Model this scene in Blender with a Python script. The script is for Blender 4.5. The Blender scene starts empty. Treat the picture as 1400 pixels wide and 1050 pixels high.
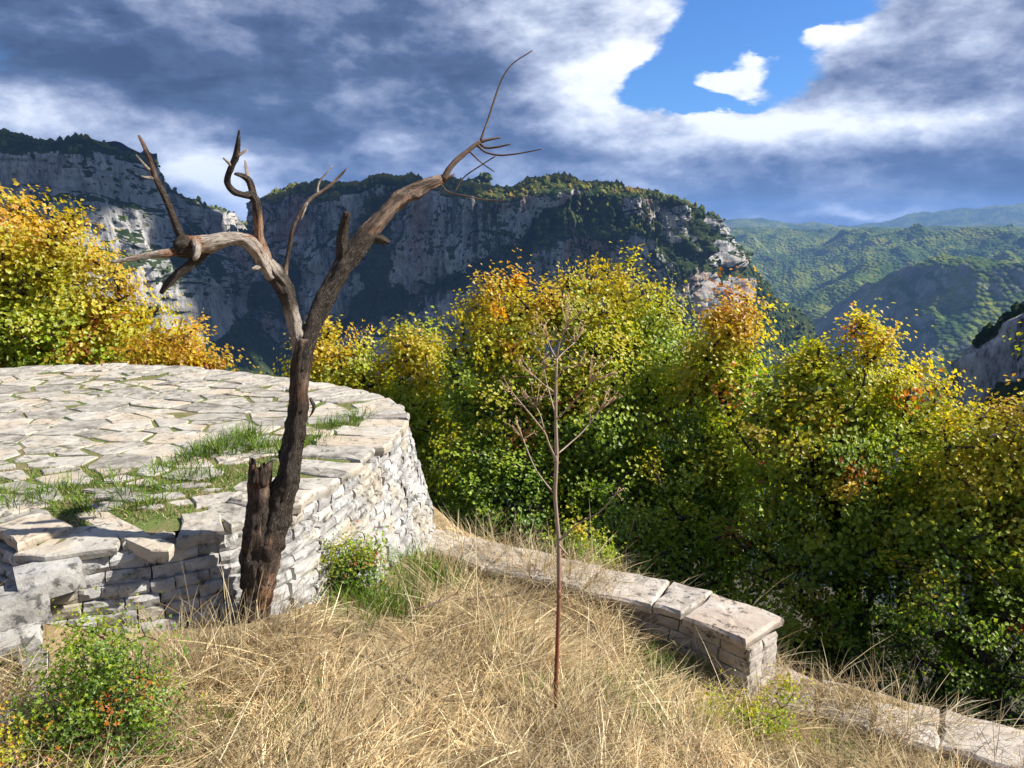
import bpy, bmesh, math, random
import numpy as np
from mathutils import Vector, Matrix, Euler

R = math.radians
sc = bpy.context.scene
C = sc.collection
rng = np.random.default_rng(7)
random.seed(7)

# ------------------------------------------------------------------ camera
PITCH = R(11.45)
FPX = 1052.0                       # focal length in pixels of a 1400 px wide frame
cam_d = bpy.data.cameras.new('camera')
cam_d.sensor_width = 36.0
cam_d.lens = 36.0 * FPX / 1400.0
cam_d.clip_start = 0.05
cam_d.clip_end = 120000.0
cam = bpy.data.objects.new('camera', cam_d)
C.objects.link(cam)
cam.rotation_euler = (math.pi / 2 - PITCH, 0, 0)   # the eye is the origin, looking along +Y
sc.camera = cam

# ------------------------------------------------------------------ render / exposure
sc.render.engine = 'CYCLES'
sc.cycles.use_denoising = True
sc.cycles.use_adaptive_sampling = True
sc.cycles.adaptive_threshold = 0.02
sc.cycles.max_bounces = 8
sc.cycles.diffuse_bounces = 3
sc.cycles.glossy_bounces = 2
sc.cycles.transmission_bounces = 4
sc.cycles.transparent_max_bounces = 8
sc.cycles.volume_bounces = 0
sc.cycles.caustics_reflective = False
sc.cycles.caustics_refractive = False
sc.view_settings.view_transform = 'Standard'
sc.view_settings.look = 'None'
sc.view_settings.gamma = 1.0
sc.view_settings.use_curve_mapping = False
sc.view_settings.exposure = 1.0

# ------------------------------------------------------------------ node helper
class S:
    """a socket with arithmetic"""
    def __init__(self, nt, sock): self.nt, self.s = nt, sock
    def _m(self, op, *o):
        n = self.nt.nodes.new('ShaderNodeMath'); n.operation = op
        for i, v in enumerate((self,) + o):
            if isinstance(v, S): self.nt.links.new(v.s, n.inputs[i])
            else: n.inputs[i].default_value = v
        return S(self.nt, n.outputs[0])
    def __add__(self, o): return self._m('ADD', o)
    def __sub__(self, o): return self._m('SUBTRACT', o)
    def __mul__(self, o): return self._m('MULTIPLY', o)
    def __truediv__(self, o): return self._m('DIVIDE', o)
    def p(self, op, *o): return self._m(op, *o)
    def clamp(self): return self._m('MAXIMUM', 0.0)._m('MINIMUM', 1.0)

class NT:
    def __init__(self, nt): self.nt = nt
    def node(self, t, **kw):
        n = self.nt.nodes.new(t)
        for k, v in kw.items(): setattr(n, k, v)
        return n
    def put(self, v, sock):
        if isinstance(v, S): self.nt.links.new(v.s, sock)
        elif hasattr(v, 'is_output'): self.nt.links.new(v, sock)
        else: sock.default_value = v
    def sep(self, v):
        n = self.node('ShaderNodeSeparateXYZ'); self.put(v, n.inputs[0])
        return [S(self.nt, n.outputs[i]) for i in range(3)]
    def comb(self, x, y, z):
        n = self.node('ShaderNodeCombineXYZ')
        for i, v in enumerate((x, y, z)): self.put(v, n.inputs[i])
        return S(self.nt, n.outputs[0])
    def mapv(self, v, scale=(1, 1, 1), loc=(0, 0, 0), rot=(0, 0, 0)):
        n = self.node('ShaderNodeMapping'); self.put(v, n.inputs[0])
        n.inputs[1].default_value = loc; n.inputs[2].default_value = rot; n.inputs[3].default_value = scale
        return S(self.nt, n.outputs[0])
    def vadd(self, a, b, op='ADD'):
        n = self.node('ShaderNodeVectorMath', operation=op); self.put(a, n.inputs[0]); self.put(b, n.inputs[1])
        return S(self.nt, n.outputs[0])
    def vscale(self, a, f):
        n = self.node('ShaderNodeVectorMath', operation='SCALE'); self.put(a, n.inputs[0]); n.inputs['Scale'].default_value = f
        return S(self.nt, n.outputs[0])
    def noise(self, v, scale, detail=4, rough=0.55, dist=0.0, color=False, lac=2.0):
        n = self.node('ShaderNodeTexNoise'); self.put(v, n.inputs['Vector'])
        n.inputs['Scale'].default_value = scale; n.inputs['Detail'].default_value = detail
        n.inputs['Roughness'].default_value = rough; n.inputs['Distortion'].default_value = dist
        n.inputs['Lacunarity'].default_value = lac
        return S(self.nt, n.outputs['Color' if color else 0])
    def voro(self, v, scale, feature='F1', out='Distance', rnd=1.0):
        n = self.node('ShaderNodeTexVoronoi', feature=feature); self.put(v, n.inputs['Vector'])
        n.inputs['Scale'].default_value = scale; n.inputs['Randomness'].default_value = rnd
        return S(self.nt, n.outputs[out])
    def ramp(self, f, stops, interp='LINEAR'):
        n = self.node('ShaderNodeValToRGB'); self.put(f, n.inputs[0]); r = n.color_ramp; r.interpolation = interp
        while len(r.elements) < len(stops): r.elements.new(0.5)
        for e, (p, c) in zip(r.elements, stops):
            e.position = p; e.color = (*c, 1) if not isinstance(c, float) else (c, c, c, 1)
        return S(self.nt, n.outputs[0])
    def smooth(self, f, a, b):
        n = self.node('ShaderNodeMapRange', interpolation_type='SMOOTHSTEP'); self.put(f, n.inputs[0])
        n.inputs[1].default_value = a; n.inputs[2].default_value = b
        return S(self.nt, n.outputs[0])
    def mix(self, f, a, b, blend='MIX'):
        n = self.node('ShaderNodeMix', data_type='RGBA', blend_type=blend); self.put(f, n.inputs[0])
        for v, i in ((a, 6), (b, 7)):
            if isinstance(v, tuple): n.inputs[i].default_value = (*v, 1)
            else: self.put(v, n.inputs[i])
        return S(self.nt, n.outputs[2])
    def attr(self, name, out='Color', typ='GEOMETRY'):
        n = self.node('ShaderNodeAttribute', attribute_name=name, attribute_type=typ)
        return S(self.nt, n.outputs[out])
    def bump(self, h, strength, dist, normal=None):
        n = self.node('ShaderNodeBump'); self.put(h, n.inputs['Height'])
        n.inputs['Strength'].default_value = strength; n.inputs['Distance'].default_value = dist
        if normal: self.put(normal, n.inputs['Normal'])
        return S(self.nt, n.outputs[0])

# ------------------------------------------------------------------ sun and sky
SUN_AZ, SUN_EL = R(91), R(42)      # azimuth from +Y towards +X
sun_dir = Vector((math.sin(SUN_AZ) * math.cos(SUN_EL), math.cos(SUN_AZ) * math.cos(SUN_EL), math.sin(SUN_EL)))
sun_d = bpy.data.lights.new('sun', 'SUN')
sun_d.energy = 5.0
sun_d.angle = R(0.55)
sun_d.color = (1.0, 0.94, 0.84)
sun = bpy.data.objects.new('sun', sun_d)
C.objects.link(sun)
sun.rotation_euler = sun_dir.to_track_quat('Z', 'Y').to_euler()
sun.location = sun_dir * 50

def px_az(px, py=200):
    return math.atan2((px - 700) / FPX, math.cos(PITCH) + (525 - py) / FPX * math.sin(PITCH))
def px_el(px, py):
    u, v = (px - 700) / FPX, (525 - py) / FPX
    return math.atan2(-math.sin(PITCH) + v * math.cos(PITCH), math.hypot(u, math.cos(PITCH) + v * math.sin(PITCH)))

def make_world():
    w = bpy.data.worlds.new('World'); sc.world = w; w.use_nodes = True
    nt = w.node_tree; nt.nodes.clear(); t = NT(nt)
    out = t.node('ShaderNodeOutputWorld')
    sky = t.node('ShaderNodeTexSky', sky_type='NISHITA', sun_disc=False)
    sky.sun_elevation = SUN_EL; sky.sun_rotation = SUN_AZ
    sky.altitude = 1000; sky.air_density = 1.0; sky.dust_density = 0.6; sky.ozone_density = 2.5
    tc = t.node('ShaderNodeTexCoord')
    d = S(nt, tc.outputs['Generated'])
    # clouds live in direction space: flattened so that banks stretch along the horizon
    flat = t.mapv(d, (1, 1, 2.3))
    w1 = t.vadd(t.noise(flat, 3.2, 3, 0.6, color=True), (0.5, 0.5, 0.5), 'SUBTRACT')
    w2 = t.vadd(t.noise(flat, 15.0, 4, 0.65, color=True), (0.5, 0.5, 0.5), 'SUBTRACT')
    dw = t.vadd(t.vadd(d, t.vscale(w1, 0.085)), t.vscale(w2, 0.04))
    x, y, z = t.sep(dw)
    az = x.p('ARCTAN2', y); el = z.p('ARCSINE')
    def blob(px, py, rx, ry, wt):
        a0, e0 = px_az(px, py), px_el(px, py)
        q = ((az - a0) * (FPX / rx)).p('POWER', 2.0) + ((el - e0) * (FPX / ry)).p('POWER', 2.0)
        return (q * -1.0).p('EXPONENT') * wt
    def total(base, blobs):
        s = base
        for b in blobs: s = s + blob(*b)
        return s
    big = t.noise(flat, 4.2, 5, 0.56) - 0.5
    fine = t.noise(t.mapv(d, (1, 1, 2.0), (3.1, 1.7, 0.4)), 11.0, 6, 0.64) - 0.5
    # the same field a little nearer the sun: the difference lights the edges of the puffs
    off = t.vadd(flat, (0.05 * sun_dir.x, 0.05 * sun_dir.y, 0.09))
    fine2 = t.noise(t.mapv(d, (1, 1, 2.0), (3.1 + 0.012 * sun_dir.x, 1.7 + 0.012 * sun_dir.y, 0.43)), 11.0, 6, 0.64) - 0.5
    big2 = t.noise(off, 4.2, 5, 0.56) - 0.5
    cover = total(big * 1.1 + fine * 1.15 + 0.52, [
        (1060, 15, 120, 55, -1.15), (985, 70, 95, 48, -0.75), (905, 125, 55, 34, -0.85), (890, 95, 40, 25, -0.3),
        (985, 102, 52, 22, 1.5), (985, 145, 80, 12, -0.8), (1028, 62, 26, 13, 1.0), (1122, 46, 26, 15, 0.9), (860, 70, 50, 55, 0.5),
        (1230, 70, 120, 50, 0.7), (1130, 168, 130, 32, 0.5), (930, 128, 55, 26, -0.6), (1062, 108, 45, 20, -0.8), (500, 110, 400, 130, 0.6), (1200, 250, 300, 60, 0.6), (250, 260, 200, 45, 0.4)])
    dens = t.smooth(cover, 0.10, 0.50)
    bright = total((big - big2) * 1.5 + (fine - fine2) * 0.6 + fine * 0.34 + big * -0.2 + 0.37, [
        (60, 140, 130, 36, 0.30), (285, 245, 80, 40, 0.52), (365, 275, 45, 25, 0.40), (380, 120, 270, 55, -0.20), (90, 60, 220, 40, -0.12), (560, 185, 110, 40, -0.12),
        (855, 88, 70, 60, 0.62), (790, 130, 70, 45, 0.30), (715, 30, 190, 50, 0.20), (725, 178, 60, 20, 0.28), (600, 215, 90, 18, 0.2),
        (990, 96, 75, 36, 0.62), (1030, 64, 36, 20, 0.5), (1250, 110, 230, 90, 0.13), (1125, 45, 45, 25, 0.45), (900, 205, 110, 40, 0.36), (1040, 178, 120, 32, 0.36), (1260, 165, 160, 26, 0.26),
        (1290, 115, 130, 26, -0.14), (1250, 25, 140, 30, 0.14), (1330, 60, 90, 22, -0.06), (1200, 255, 260, 28, -0.08), (1185, 298, 70, 6, 0.34)])
    ccol = t.ramp(bright, [(0.0, (0.032, 0.052, 0.105)), (0.24, (0.060, 0.092, 0.175)), (0.45, (0.155, 0.192, 0.292)), (0.68, (0.33, 0.375, 0.485)), (1.0, (0.66, 0.69, 0.74))])
    b1 = t.node('ShaderNodeBackground'); t.put(t.mix(1.0, sky.outputs[0], (0.42, 0.72, 1.1), 'MULTIPLY'), b1.inputs[0]); b1.inputs[1].default_value = 0.075
    b2 = t.node('ShaderNodeBackground'); t.put(ccol, b2.inputs[0]); b2.inputs[1].default_value = 0.86
    mx = t.node('ShaderNodeMixShader'); t.put(dens, mx.inputs[0])
    nt.links.new(b1.outputs[0], mx.inputs[1]); nt.links.new(b2.outputs[0], mx.inputs[2])
    nt.links.new(mx.outputs[0], out.inputs[0])
    w.cycles.sampling_method = 'NONE'
make_world()

# ------------------------------------------------------------------ plan helpers
def ray(px, py):
    u, v = (px - 700) / FPX, (525 - py) / FPX
    return np.array((u, math.cos(PITCH) + v * math.sin(PITCH), -math.sin(PITCH) + v * math.cos(PITCH)))
def P(px, py, Y):                  # the point at forward distance Y seen in that direction
    d = ray(px, py); return d * (Y / d[1])
def G(px, py, z):                  # the point of height z seen in that direction
    d = ray(px, py); return d * (z / d[2])

# ------------------------------------------------------------------ noise
def _h(ix, iy, iz, seed):
    n = (ix.astype(np.int64) * 374761393 + iy.astype(np.int64) * 668265263 + iz.astype(np.int64) * 2147483647 + seed * 974711) & 0xFFFFFFFF
    n = ((n ^ (n >> 13)) * 1274126177) & 0xFFFFFFFF
    n = ((n ^ (n >> 16)) * 2246822519) & 0xFFFFFFFF
    n = n ^ (n >> 15)
    return (n & 0xFFFFFF).astype(np.float64) / 0x7FFFFF - 1.0
def vnoise(x, y, z=None, seed=0):
    x, y = np.asarray(x, float), np.asarray(y, float)
    z = np.zeros_like(x) if z is None else np.asarray(z, float)
    ix, iy, iz = np.floor(x), np.floor(y), np.floor(z)
    fx, fy, fz = x - ix, y - iy, z - iz
    fx, fy, fz = [f * f * f * (f * (f * 6 - 15) + 10) for f in (fx, fy, fz)]
    r = 0
    for dx in (0, 1):
        wx = fx if dx else 1 - fx
        for dy in (0, 1):
            wy = fy if dy else 1 - fy
            for dz in (0, 1):
                wz = fz if dz else 1 - fz
                r = r + wx * wy * wz * _h(ix + dx, iy + dy, iz + dz, seed)
    return r
def fbm(x, y, z=None, oct=4, seed=0, gain=0.5, ridged=False):
    x, y = np.asarray(x, float), np.asarray(y, float)
    z = np.zeros_like(x) if z is None else np.asarray(z, float)
    a, s, f = 1.0, 0, 1.0
    for i in range(oct):
        n = vnoise(x * f, y * f, z * f, seed + i * 17)
        s = s + a * ((1 - 2 * np.abs(n)) if ridged else n)
        a *= gain; f *= 2.03
    return s

# ------------------------------------------------------------------ mesh helpers
def link(o, parent=None):
    C.objects.link(o)
    if parent is not None: o.parent = parent
    return o
def mesh_np(name, V, F, mat=None, parent=None, attrs=None, smooth=True):
    """F: list of integer arrays (m, k)"""
    me = bpy.data.meshes.new(name)
    V = np.asarray(V, np.float32)
    me.vertices.add(len(V)); me.vertices.foreach_set('co', V.ravel())
    F = [np.asarray(f, np.int32) for f in F if len(f)]
    tot = sum(f.size for f in F); np_ = sum(len(f) for f in F)
    me.loops.add(tot); me.polygons.add(np_)
    me.loops.foreach_set('vertex_index', np.concatenate([f.ravel() for f in F]))
    starts, s = [], 0
    for f in F:
        starts.append(s + np.arange(len(f)) * f.shape[1]); s += f.size
    me.polygons.foreach_set('loop_start', np.concatenate(starts).astype(np.int32))
    me.polygons.foreach_set('use_smooth', np.full(np_, smooth))
    for k, a in (attrs or {}).items():
        a = np.asarray(a, np.float32)
        if a.ndim == 1:
            at = me.attributes.new(k, 'FLOAT', 'POINT'); at.data.foreach_set('value', a)
        elif k.startswith('v_'):
            at = me.attributes.new(k, 'FLOAT_VECTOR', 'POINT'); at.data.foreach_set('vector', a.ravel())
        else:
            at = me.attributes.new(k, 'FLOAT_COLOR', 'POINT')
            at.data.foreach_set('color', np.concatenate([a, np.ones((len(a), 1), np.float32)], 1).ravel())
    me.update(calc_edges=True)
    if mat: me.materials.append(mat)
    o = bpy.data.objects.new(name, me)
    return link(o, parent)
def grid_faces(nu, nv, wrap=False):
    """vertex index = i * nv + j, i along u"""
    i = np.arange(nu if wrap else nu - 1)[:, None]; j = np.arange(nv - 1)[None]
    i2 = (i + 1) % nu
    return np.stack([i * nv + j, i2 * nv + j, i2 * nv + j + 1, i * nv + j + 1], -1).reshape(-1, 4)
def tag(o, label, cat, group=None, kind=None):
    o['label'] = label; o['category'] = cat
    if group: o['group'] = group
    if kind: o['kind'] = kind
    return o
def structure(o, label, cat='terrain'):
    return tag(o, label, cat, kind='structure')
def empty(name, loc=(0, 0, 0)):
    o = bpy.data.objects.new(name, None); o.location = loc; o.empty_display_size = 0.1
    return link(o)
def catmull(pts, n):
    p = np.asarray(pts, float)
    p = np.vstack([2 * p[0] - p[1], p, 2 * p[-1] - p[-2]])
    m = len(p) - 3
    t = np.linspace(0, m - 1e-6, n); k = t.astype(int); f = (t - k)[:, None]
    a, b, c, d = p[k], p[k + 1], p[k + 2], p[k + 3]
    return 0.5 * (2 * b + (c - a) * f + (2 * a - 5 * b + 4 * c - d) * f ** 2 + (3 * b - a - 3 * c + d) * f ** 3)
def poly_sample(pts, n):
    p = np.asarray(pts, float); s = np.r_[0, np.cumsum(np.linalg.norm(np.diff(p, axis=0), axis=1))]
    t = np.linspace(0, s[-1], n)
    return np.stack([np.interp(t, s, p[:, k]) for k in range(p.shape[1])], 1)

# ------------------------------------------------------------------ materials
def material(name):
    m = bpy.data.materials.new(name); m.use_nodes = True
    nt = m.node_tree; t = NT(nt)
    b = nt.nodes['Principled BSDF']
    return m, t, b
def pos(t, kind='Object'):
    n = t.node('ShaderNodeTexCoord'); return S(t.nt, n.outputs[kind])

def mat_stone(name, cols, lichen, lich_amt, bump_d=0.012, scale=1.0, warm=None):
    """limestone: pitted, stained, with dark lichen; every block its own shade"""
    m, t, b = material(name)
    g = t.node('ShaderNodeNewGeometry'); p = S(t.nt, g.outputs['Position'])
    oi = t.node('ShaderNodeObjectInfo'); rnd = S(t.nt, oi.outputs['Random'])
    n1 = t.noise(p, 9 * scale, 6, 0.62)
    n2 = t.noise(p, 46 * scale, 5, 0.65)
    base = t.ramp((n1 * 0.75 + n2 * 0.25 + (rnd - 0.5) * 0.22), [(0.30, cols[0]), (0.48, cols[1]), (0.68, cols[2])])
    if warm:
        wn = t.smooth(t.noise(p, 3.3 * scale, 4, 0.6) + (rnd - 0.5) * 0.3, 0.5, 0.72)
        base = t.mix(wn * 0.65, base, warm)
    lv = t.noise(p, 21 * scale, 6, 0.68, 0.4)
    lm = t.smooth(lv + (t.noise(p, 4.0 * scale, 3) - 0.5) * 0.35, 0.66 - lich_amt * 0.16, 0.74 - lich_amt * 0.10)
    base = t.mix(lm * 0.85, base, lichen)
    pits = t.smooth(t.noise(p, 120 * scale, 3, 0.6), 0.62, 0.76)
    base = t.mix(pits * 0.45, base, (0.10, 0.09, 0.08))
    t.put(base, b.inputs['Base Color']); b.inputs['Roughness'].default_value = 0.92
    b.inputs['Specular IOR Level'].default_value = 0.2
    h = n1 * 0.8 + t.noise(p, 30 * scale, 6, 0.7) * 0.5 - pits * 0.25
    t.put(t.bump(h, 0.9, bump_d), b.inputs['Normal'])
    return m

def mat_leaf(name, transl=0.55, gloss=0.5):
    m, t, b = material(name)
    nt = t.nt; nt.nodes.remove(b)
    out = nt.nodes['Material Output']
    col = t.attr('col')
    d = t.node('ShaderNodeBsdfDiffuse'); t.put(col, d.inputs[0])
    tr = t.node('ShaderNodeBsdfTranslucent')
    t.put(t.mix(0.8, col, (1.35, 1.2, 0.55), 'MULTIPLY'), tr.inputs[0])
    gl = t.node('ShaderNodeBsdfGlossy'); gl.inputs[0].default_value = (1, 1, 1, 1); gl.inputs['Roughness'].default_value = gloss
    mx = t.node('ShaderNodeMixShader'); mx.inputs[0].default_value = transl
    nt.links.new(d.outputs[0], mx.inputs[1]); nt.links.new(tr.outputs[0], mx.inputs[2])
    m2 = t.node('ShaderNodeMixShader'); m2.inputs[0].default_value = 0.03
    nt.links.new(mx.outputs[0], m2.inputs[1]); nt.links.new(gl.outputs[0], m2.inputs[2])
    nt.links.new(m2.outputs[0], out.inputs[0])
    return m

def mat_bark(name, cols, rough=0.95, bump=0.01, scale=1.0):
    m, t, b = material(name)
    v = t.attr('v_tc', 'Vector')
    n = t.noise(v, 40 * scale, 6, 0.65)
    t.put(t.ramp(n, [(0.3, cols[0]), (0.52, cols[1]), (0.72, cols[2])]), b.inputs['Base Color'])
    b.inputs['Roughness'].default_value = rough
    t.put(t.bump(n, 0.8, bump), b.inputs['Normal'])
    return m

def mat_plain_attr(name, rough=0.9, transl=0.0):
    m, t, b = material(name)
    t.put(t.attr('col'), b.inputs['Base Color']); b.inputs['Roughness'].default_value = rough
    b.inputs['Specular IOR Level'].default_value = 0.25
    if transl:
        out = t.nt.nodes['Material Output']
        tr = t.node('ShaderNodeBsdfTranslucent'); t.put(t.attr('col'), tr.inputs[0])
        mx = t.node('ShaderNodeMixShader'); mx.inputs[0].default_value = transl
        t.nt.links.new(b.outputs[0], mx.inputs[1]); t.nt.links.new(tr.outputs[0], mx.inputs[2]); t.nt.links.new(mx.outputs[0], out.inputs[0])
    return m

M_slab = mat_stone('paving_limestone', [(0.17, 0.155, 0.135), (0.36, 0.335, 0.295), (0.49, 0.465, 0.415)], (0.12, 0.11, 0.095), 0.85, 0.010, warm=(0.43, 0.34, 0.24))
M_wall = mat_stone('wall_limestone', [(0.19, 0.185, 0.18), (0.38, 0.375, 0.365), (0.52, 0.515, 0.50)], (0.05, 0.047, 0.045), 0.85, 0.013, warm=(0.34, 0.28, 0.19))
M_block = mat_stone('block_limestone', [(0.22, 0.21, 0.195), (0.36, 0.35, 0.33), (0.46, 0.45, 0.425)], (0.06, 0.06, 0.06), 0.8, 0.012)
M_coping = mat_stone('coping_limestone', [(0.24, 0.21, 0.18), (0.41, 0.37, 0.33), (0.52, 0.475, 0.43)], (0.06, 0.055, 0.05), 0.75, 0.010, warm=(0.35, 0.27, 0.20))
M_leaf = mat_leaf('autumn_leaf')
M_bark = mat_bark('oak_bark', [(0.020, 0.016, 0.013), (0.05, 0.04, 0.032), (0.11, 0.095, 0.08)])
M_grass = mat_plain_attr('grass_blade', 0.75, 0.3)

def mat_core():
    m, t, b = material('dark_rubble')
    g = t.node('ShaderNodeNewGeometry'); p = S(t.nt, g.outputs['Position'])
    n = t.noise(p, 24, 5, 0.65)
    t.put(t.ramp(n, [(0.3, (0.05, 0.045, 0.04)), (0.7, (0.16, 0.145, 0.125))]), b.inputs['Base Color'])
    b.inputs['Roughness'].default_value = 1.0
    t.put(t.bump(n, 1.0, 0.02), b.inputs['Normal'])
    return m
M_core = mat_core()

def mat_soil_moss():
    m, t, b = material('mossy_soil')
    g = t.node('ShaderNodeNewGeometry'); p = S(t.nt, g.outputs['Position'])
    n = t.noise(p, 5.5, 5, 0.6); f = t.noise(p, 60, 4, 0.6)
    c = t.ramp(n + (f - 0.5) * 0.4, [(0.30, (0.20, 0.15, 0.09)), (0.44, (0.16, 0.14, 0.05)), (0.54, (0.11, 0.135, 0.030)), (0.74, (0.09, 0.145, 0.022))])
    t.put(c, b.inputs['Base Color']); b.inputs['Roughness'].default_value = 1.0
    t.put(t.bump(f, 1.0, 0.012), b.inputs['Normal'])
    return m
M_moss = mat_soil_moss()

def mat_ground():
    """thatch and bare earth near the wall, leaf litter on the wooded slope, forest far off"""
    m, t, b = material('ground')
    g = t.node('ShaderNodeNewGeometry'); p = S(t.nt, g.outputs['Position'])
    f = t.noise(p, 18, 6, 0.65); q = t.noise(p, 90, 4, 0.6)
    near = t.ramp(f * 0.7 + q * 0.3, [(0.3, (0.12, 0.08, 0.042)), (0.5, (0.26, 0.19, 0.10)), (0.7, (0.42, 0.32, 0.18))])
    litter = t.ramp(t.noise(p, 3.5, 6, 0.65), [(0.3, (0.018, 0.017, 0.010)), (0.6, (0.042, 0.036, 0.020)), (0.75, (0.07, 0.052, 0.027))])
    forest = t.ramp(t.noise(p, 0.035, 8, 0.65), [(0.3, (0.025, 0.045, 0.018)), (0.5, (0.05, 0.075, 0.028)), (0.7, (0.10, 0.11, 0.04))])
    z = t.attr('zone', 'Fac')
    c = t.mix(t.smooth(z, 0.3, 0.7), near, litter)
    c = t.mix(t.smooth(z, 1.3, 1.7), c, forest)
    t.put(c, b.inputs['Base Color']); b.inputs['Roughness'].default_value = 1.0
    t.put(t.bump(f * 0.6 + q * 0.4, 0.8, 0.03), b.inputs['Normal'])
    return m
M_ground = mat_ground()

def mat_cliff(name, k=1.0, st=0.75):
    m, t, b = material(name)
    g = t.node('ShaderNodeNewGeometry'); p = S(t.nt, g.outputs['Position'])
    strk = t.noise(t.mapv(p, (0.055, 0.055, 0.009)), 1.0, 8, 0.68)
    blot = t.noise(t.mapv(p, (0.014, 0.014, 0.009)), 1.0, 6, 0.6)
    cr = t.noise(t.mapv(p, (0.30, 0.30, 0.085)), 1.0, 8, 0.74)
    rock = t.ramp(strk * 0.55 + cr * 0.45, [(0.39, (0.03, 0.03, 0.034)), (0.44, (0.19, 0.187, 0.19)), (0.50, (0.40, 0.392, 0.385)), (0.60, (0.60, 0.575, 0.545))])
    stain = t.smooth(blot + (strk - 0.5) * 0.55, 0.49, 0.62)
    rock = t.mix(stain * st, rock, t.ramp(cr, [(0.38, (0.13, 0.065, 0.038)), (0.62, (0.46, 0.28, 0.17))]))
    dark = t.smooth(t.noise(t.mapv(p, (0.05, 0.05, 0.02), (9, 4, 2)), 1.0, 6, 0.65), 0.56, 0.68)
    rock = t.mix(dark * 0.5, rock, (0.075, 0.075, 0.08))
    vn = t.noise(p, 0.12, 7, 0.7)
    vg = t.ramp(t.noise(p, 0.05, 6, 0.65), [(0.32, (0.018, 0.032, 0.014)), (0.52, (0.040, 0.058, 0.020)), (0.68, (0.095, 0.10, 0.030))])
    vf = t.smooth(t.attr('veg', 'Fac') + (vn - 0.5) * 1.1, 0.42, 0.60)
    t.put(t.mix(vf, rock, vg), b.inputs['Base Color']); b.inputs['Roughness'].default_value = 1.0
    b.inputs['Specular IOR Level'].default_value = 0.05
    h = cr * 0.5 + strk * 0.6 + vn * 0.35
    t.put(t.bump(h, 1.0, 5.0 * k), b.inputs['Normal'])
    return m
M_cliff = mat_cliff('cliff_limestone')

def mat_far_tree():
    m, t, b = material('far_tree')
    g = t.node('ShaderNodeNewGeometry'); p = S(t.nt, g.outputs['Position'])
    ti = t.attr('tint', 'Fac', 'INSTANCER')
    c = t.ramp(ti + (t.noise(p, 0.35, 4, 0.6) - 0.5) * 0.3, [(0.0, (0.022, 0.042, 0.016)), (0.4, (0.052, 0.085, 0.024)), (0.68, (0.125, 0.150, 0.034)), (0.88, (0.22, 0.205, 0.042)), (1.0, (0.26, 0.17, 0.04))])
    t.put(c, b.inputs['Base Color']); b.inputs['Roughness'].default_value = 1.0
    b.inputs['Specular IOR Level'].default_value = 0.05
    t.put(t.bump(t.noise(p, 1.2, 4, 0.7), 1.0, 1.2), b.inputs['Normal'])
    return m
M_far = mat_far_tree()

def mat_hills():
    m, t, b = material('wooded_hills')
    g = t.node('ShaderNodeNewGeometry'); p = S(t.nt, g.outputs['Position'])
    n = t.noise(p, 0.006, 8, 0.62); f = t.noise(p, 0.05, 6, 0.7)
    c = t.ramp(n * 0.55 + f * 0.45, [(0.36, (0.018, 0.040, 0.013)), (0.47, (0.046, 0.082, 0.018)), (0.56, (0.13, 0.155, 0.028)), (0.68, (0.27, 0.25, 0.045))])
    sx, sy, sz = t.sep(S(t.nt, g.outputs['True Normal']))
    rk = t.smooth(sz + (f - 0.5) * 0.5, 0.72, 0.56)
    c = t.mix(rk * 0.7, c, t.ramp(t.noise(t.mapv(p, (0.02, 0.02, 0.006)), 1.0, 6, 0.7), [(0.35, (0.06, 0.07, 0.05)), (0.62, (0.33, 0.31, 0.29))]))
    t.put(c, b.inputs['Base Color']); b.inputs['Roughness'].default_value = 1.0
    b.inputs['Specular IOR Level'].default_value = 0.05
    t.put(t.bump(t.voro(p, 0.075) * -1.0, 1.0, 9.0), b.inputs['Normal'])
    return m
M_hills = mat_hills()

# ------------------------------------------------------------------ lie of the land
CTRL = np.array([(-2.6, 1.5, -1.5), (-1.7, 2.05, -1.58), (-1.0, 2.9, -1.60), (-1.5, 2.6, -1.62), (-.95, 3.25, -1.70), (-.72, 4.2, -1.86), (-.35, 4.6, -2.03),
                 (0, 4.2, -2.05), (.5, 3.8, -2.10), (1.1, 3.38, -2.31), (.8, 3.62, -2.22), (1.4, 3.3, -2.42), (2.3, 2.9, -2.44), (.2, 2.87, -2.0), (0, 2.4, -1.95), (1.6, 2.4, -2.32),
                 (0, 0, -1.7), (0, -3, -1.6), (3, 0, -2.2), (-3, 0, -1.5), (-.4, 3.5, -1.84), (4, 2, -2.6), (-1.9, 2.5, -1.58), (-2.25, 2.75, -1.40), (-2.6, 2.9, -1.33), (-3.4, 3.1, -1.3)])
BOUND = np.array([(-40, 9.0), (-9, 7.4), (-4.83, 7.2), (-3.41, 7.4), (-2, 6.8), (-.85, 5.65), (-.42, 5.02), (.03, 4.62), (.97, 4.18), (1.43, 3.70), (1.7, 3.66), (2.45, 3.22), (5, 1.7), (9, -2), (30, -30)])
def signed_out(x, y):
    """metres outside the walled edge (negative inside)"""
    x, y = np.asarray(x, float), np.asarray(y, float)
    best = np.full(x.shape, 1e9); sg = np.ones(x.shape)
    for (ax, ay), (bx, by) in zip(BOUND[:-1], BOUND[1:]):
        ex, ey = bx - ax, by - ay; L2 = ex * ex + ey * ey
        t = np.clip(((x - ax) * ex + (y - ay) * ey) / L2, 0, 1)
        dx, dy = x - (ax + t * ex), y - (ay + t * ey)
        d = np.hypot(dx, dy); cr = ex * dy - ey * dx
        u = d < best - 1e-9
        best = np.where(u, d, best); sg = np.where(u, np.sign(cr), sg)
    return best * sg
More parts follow.
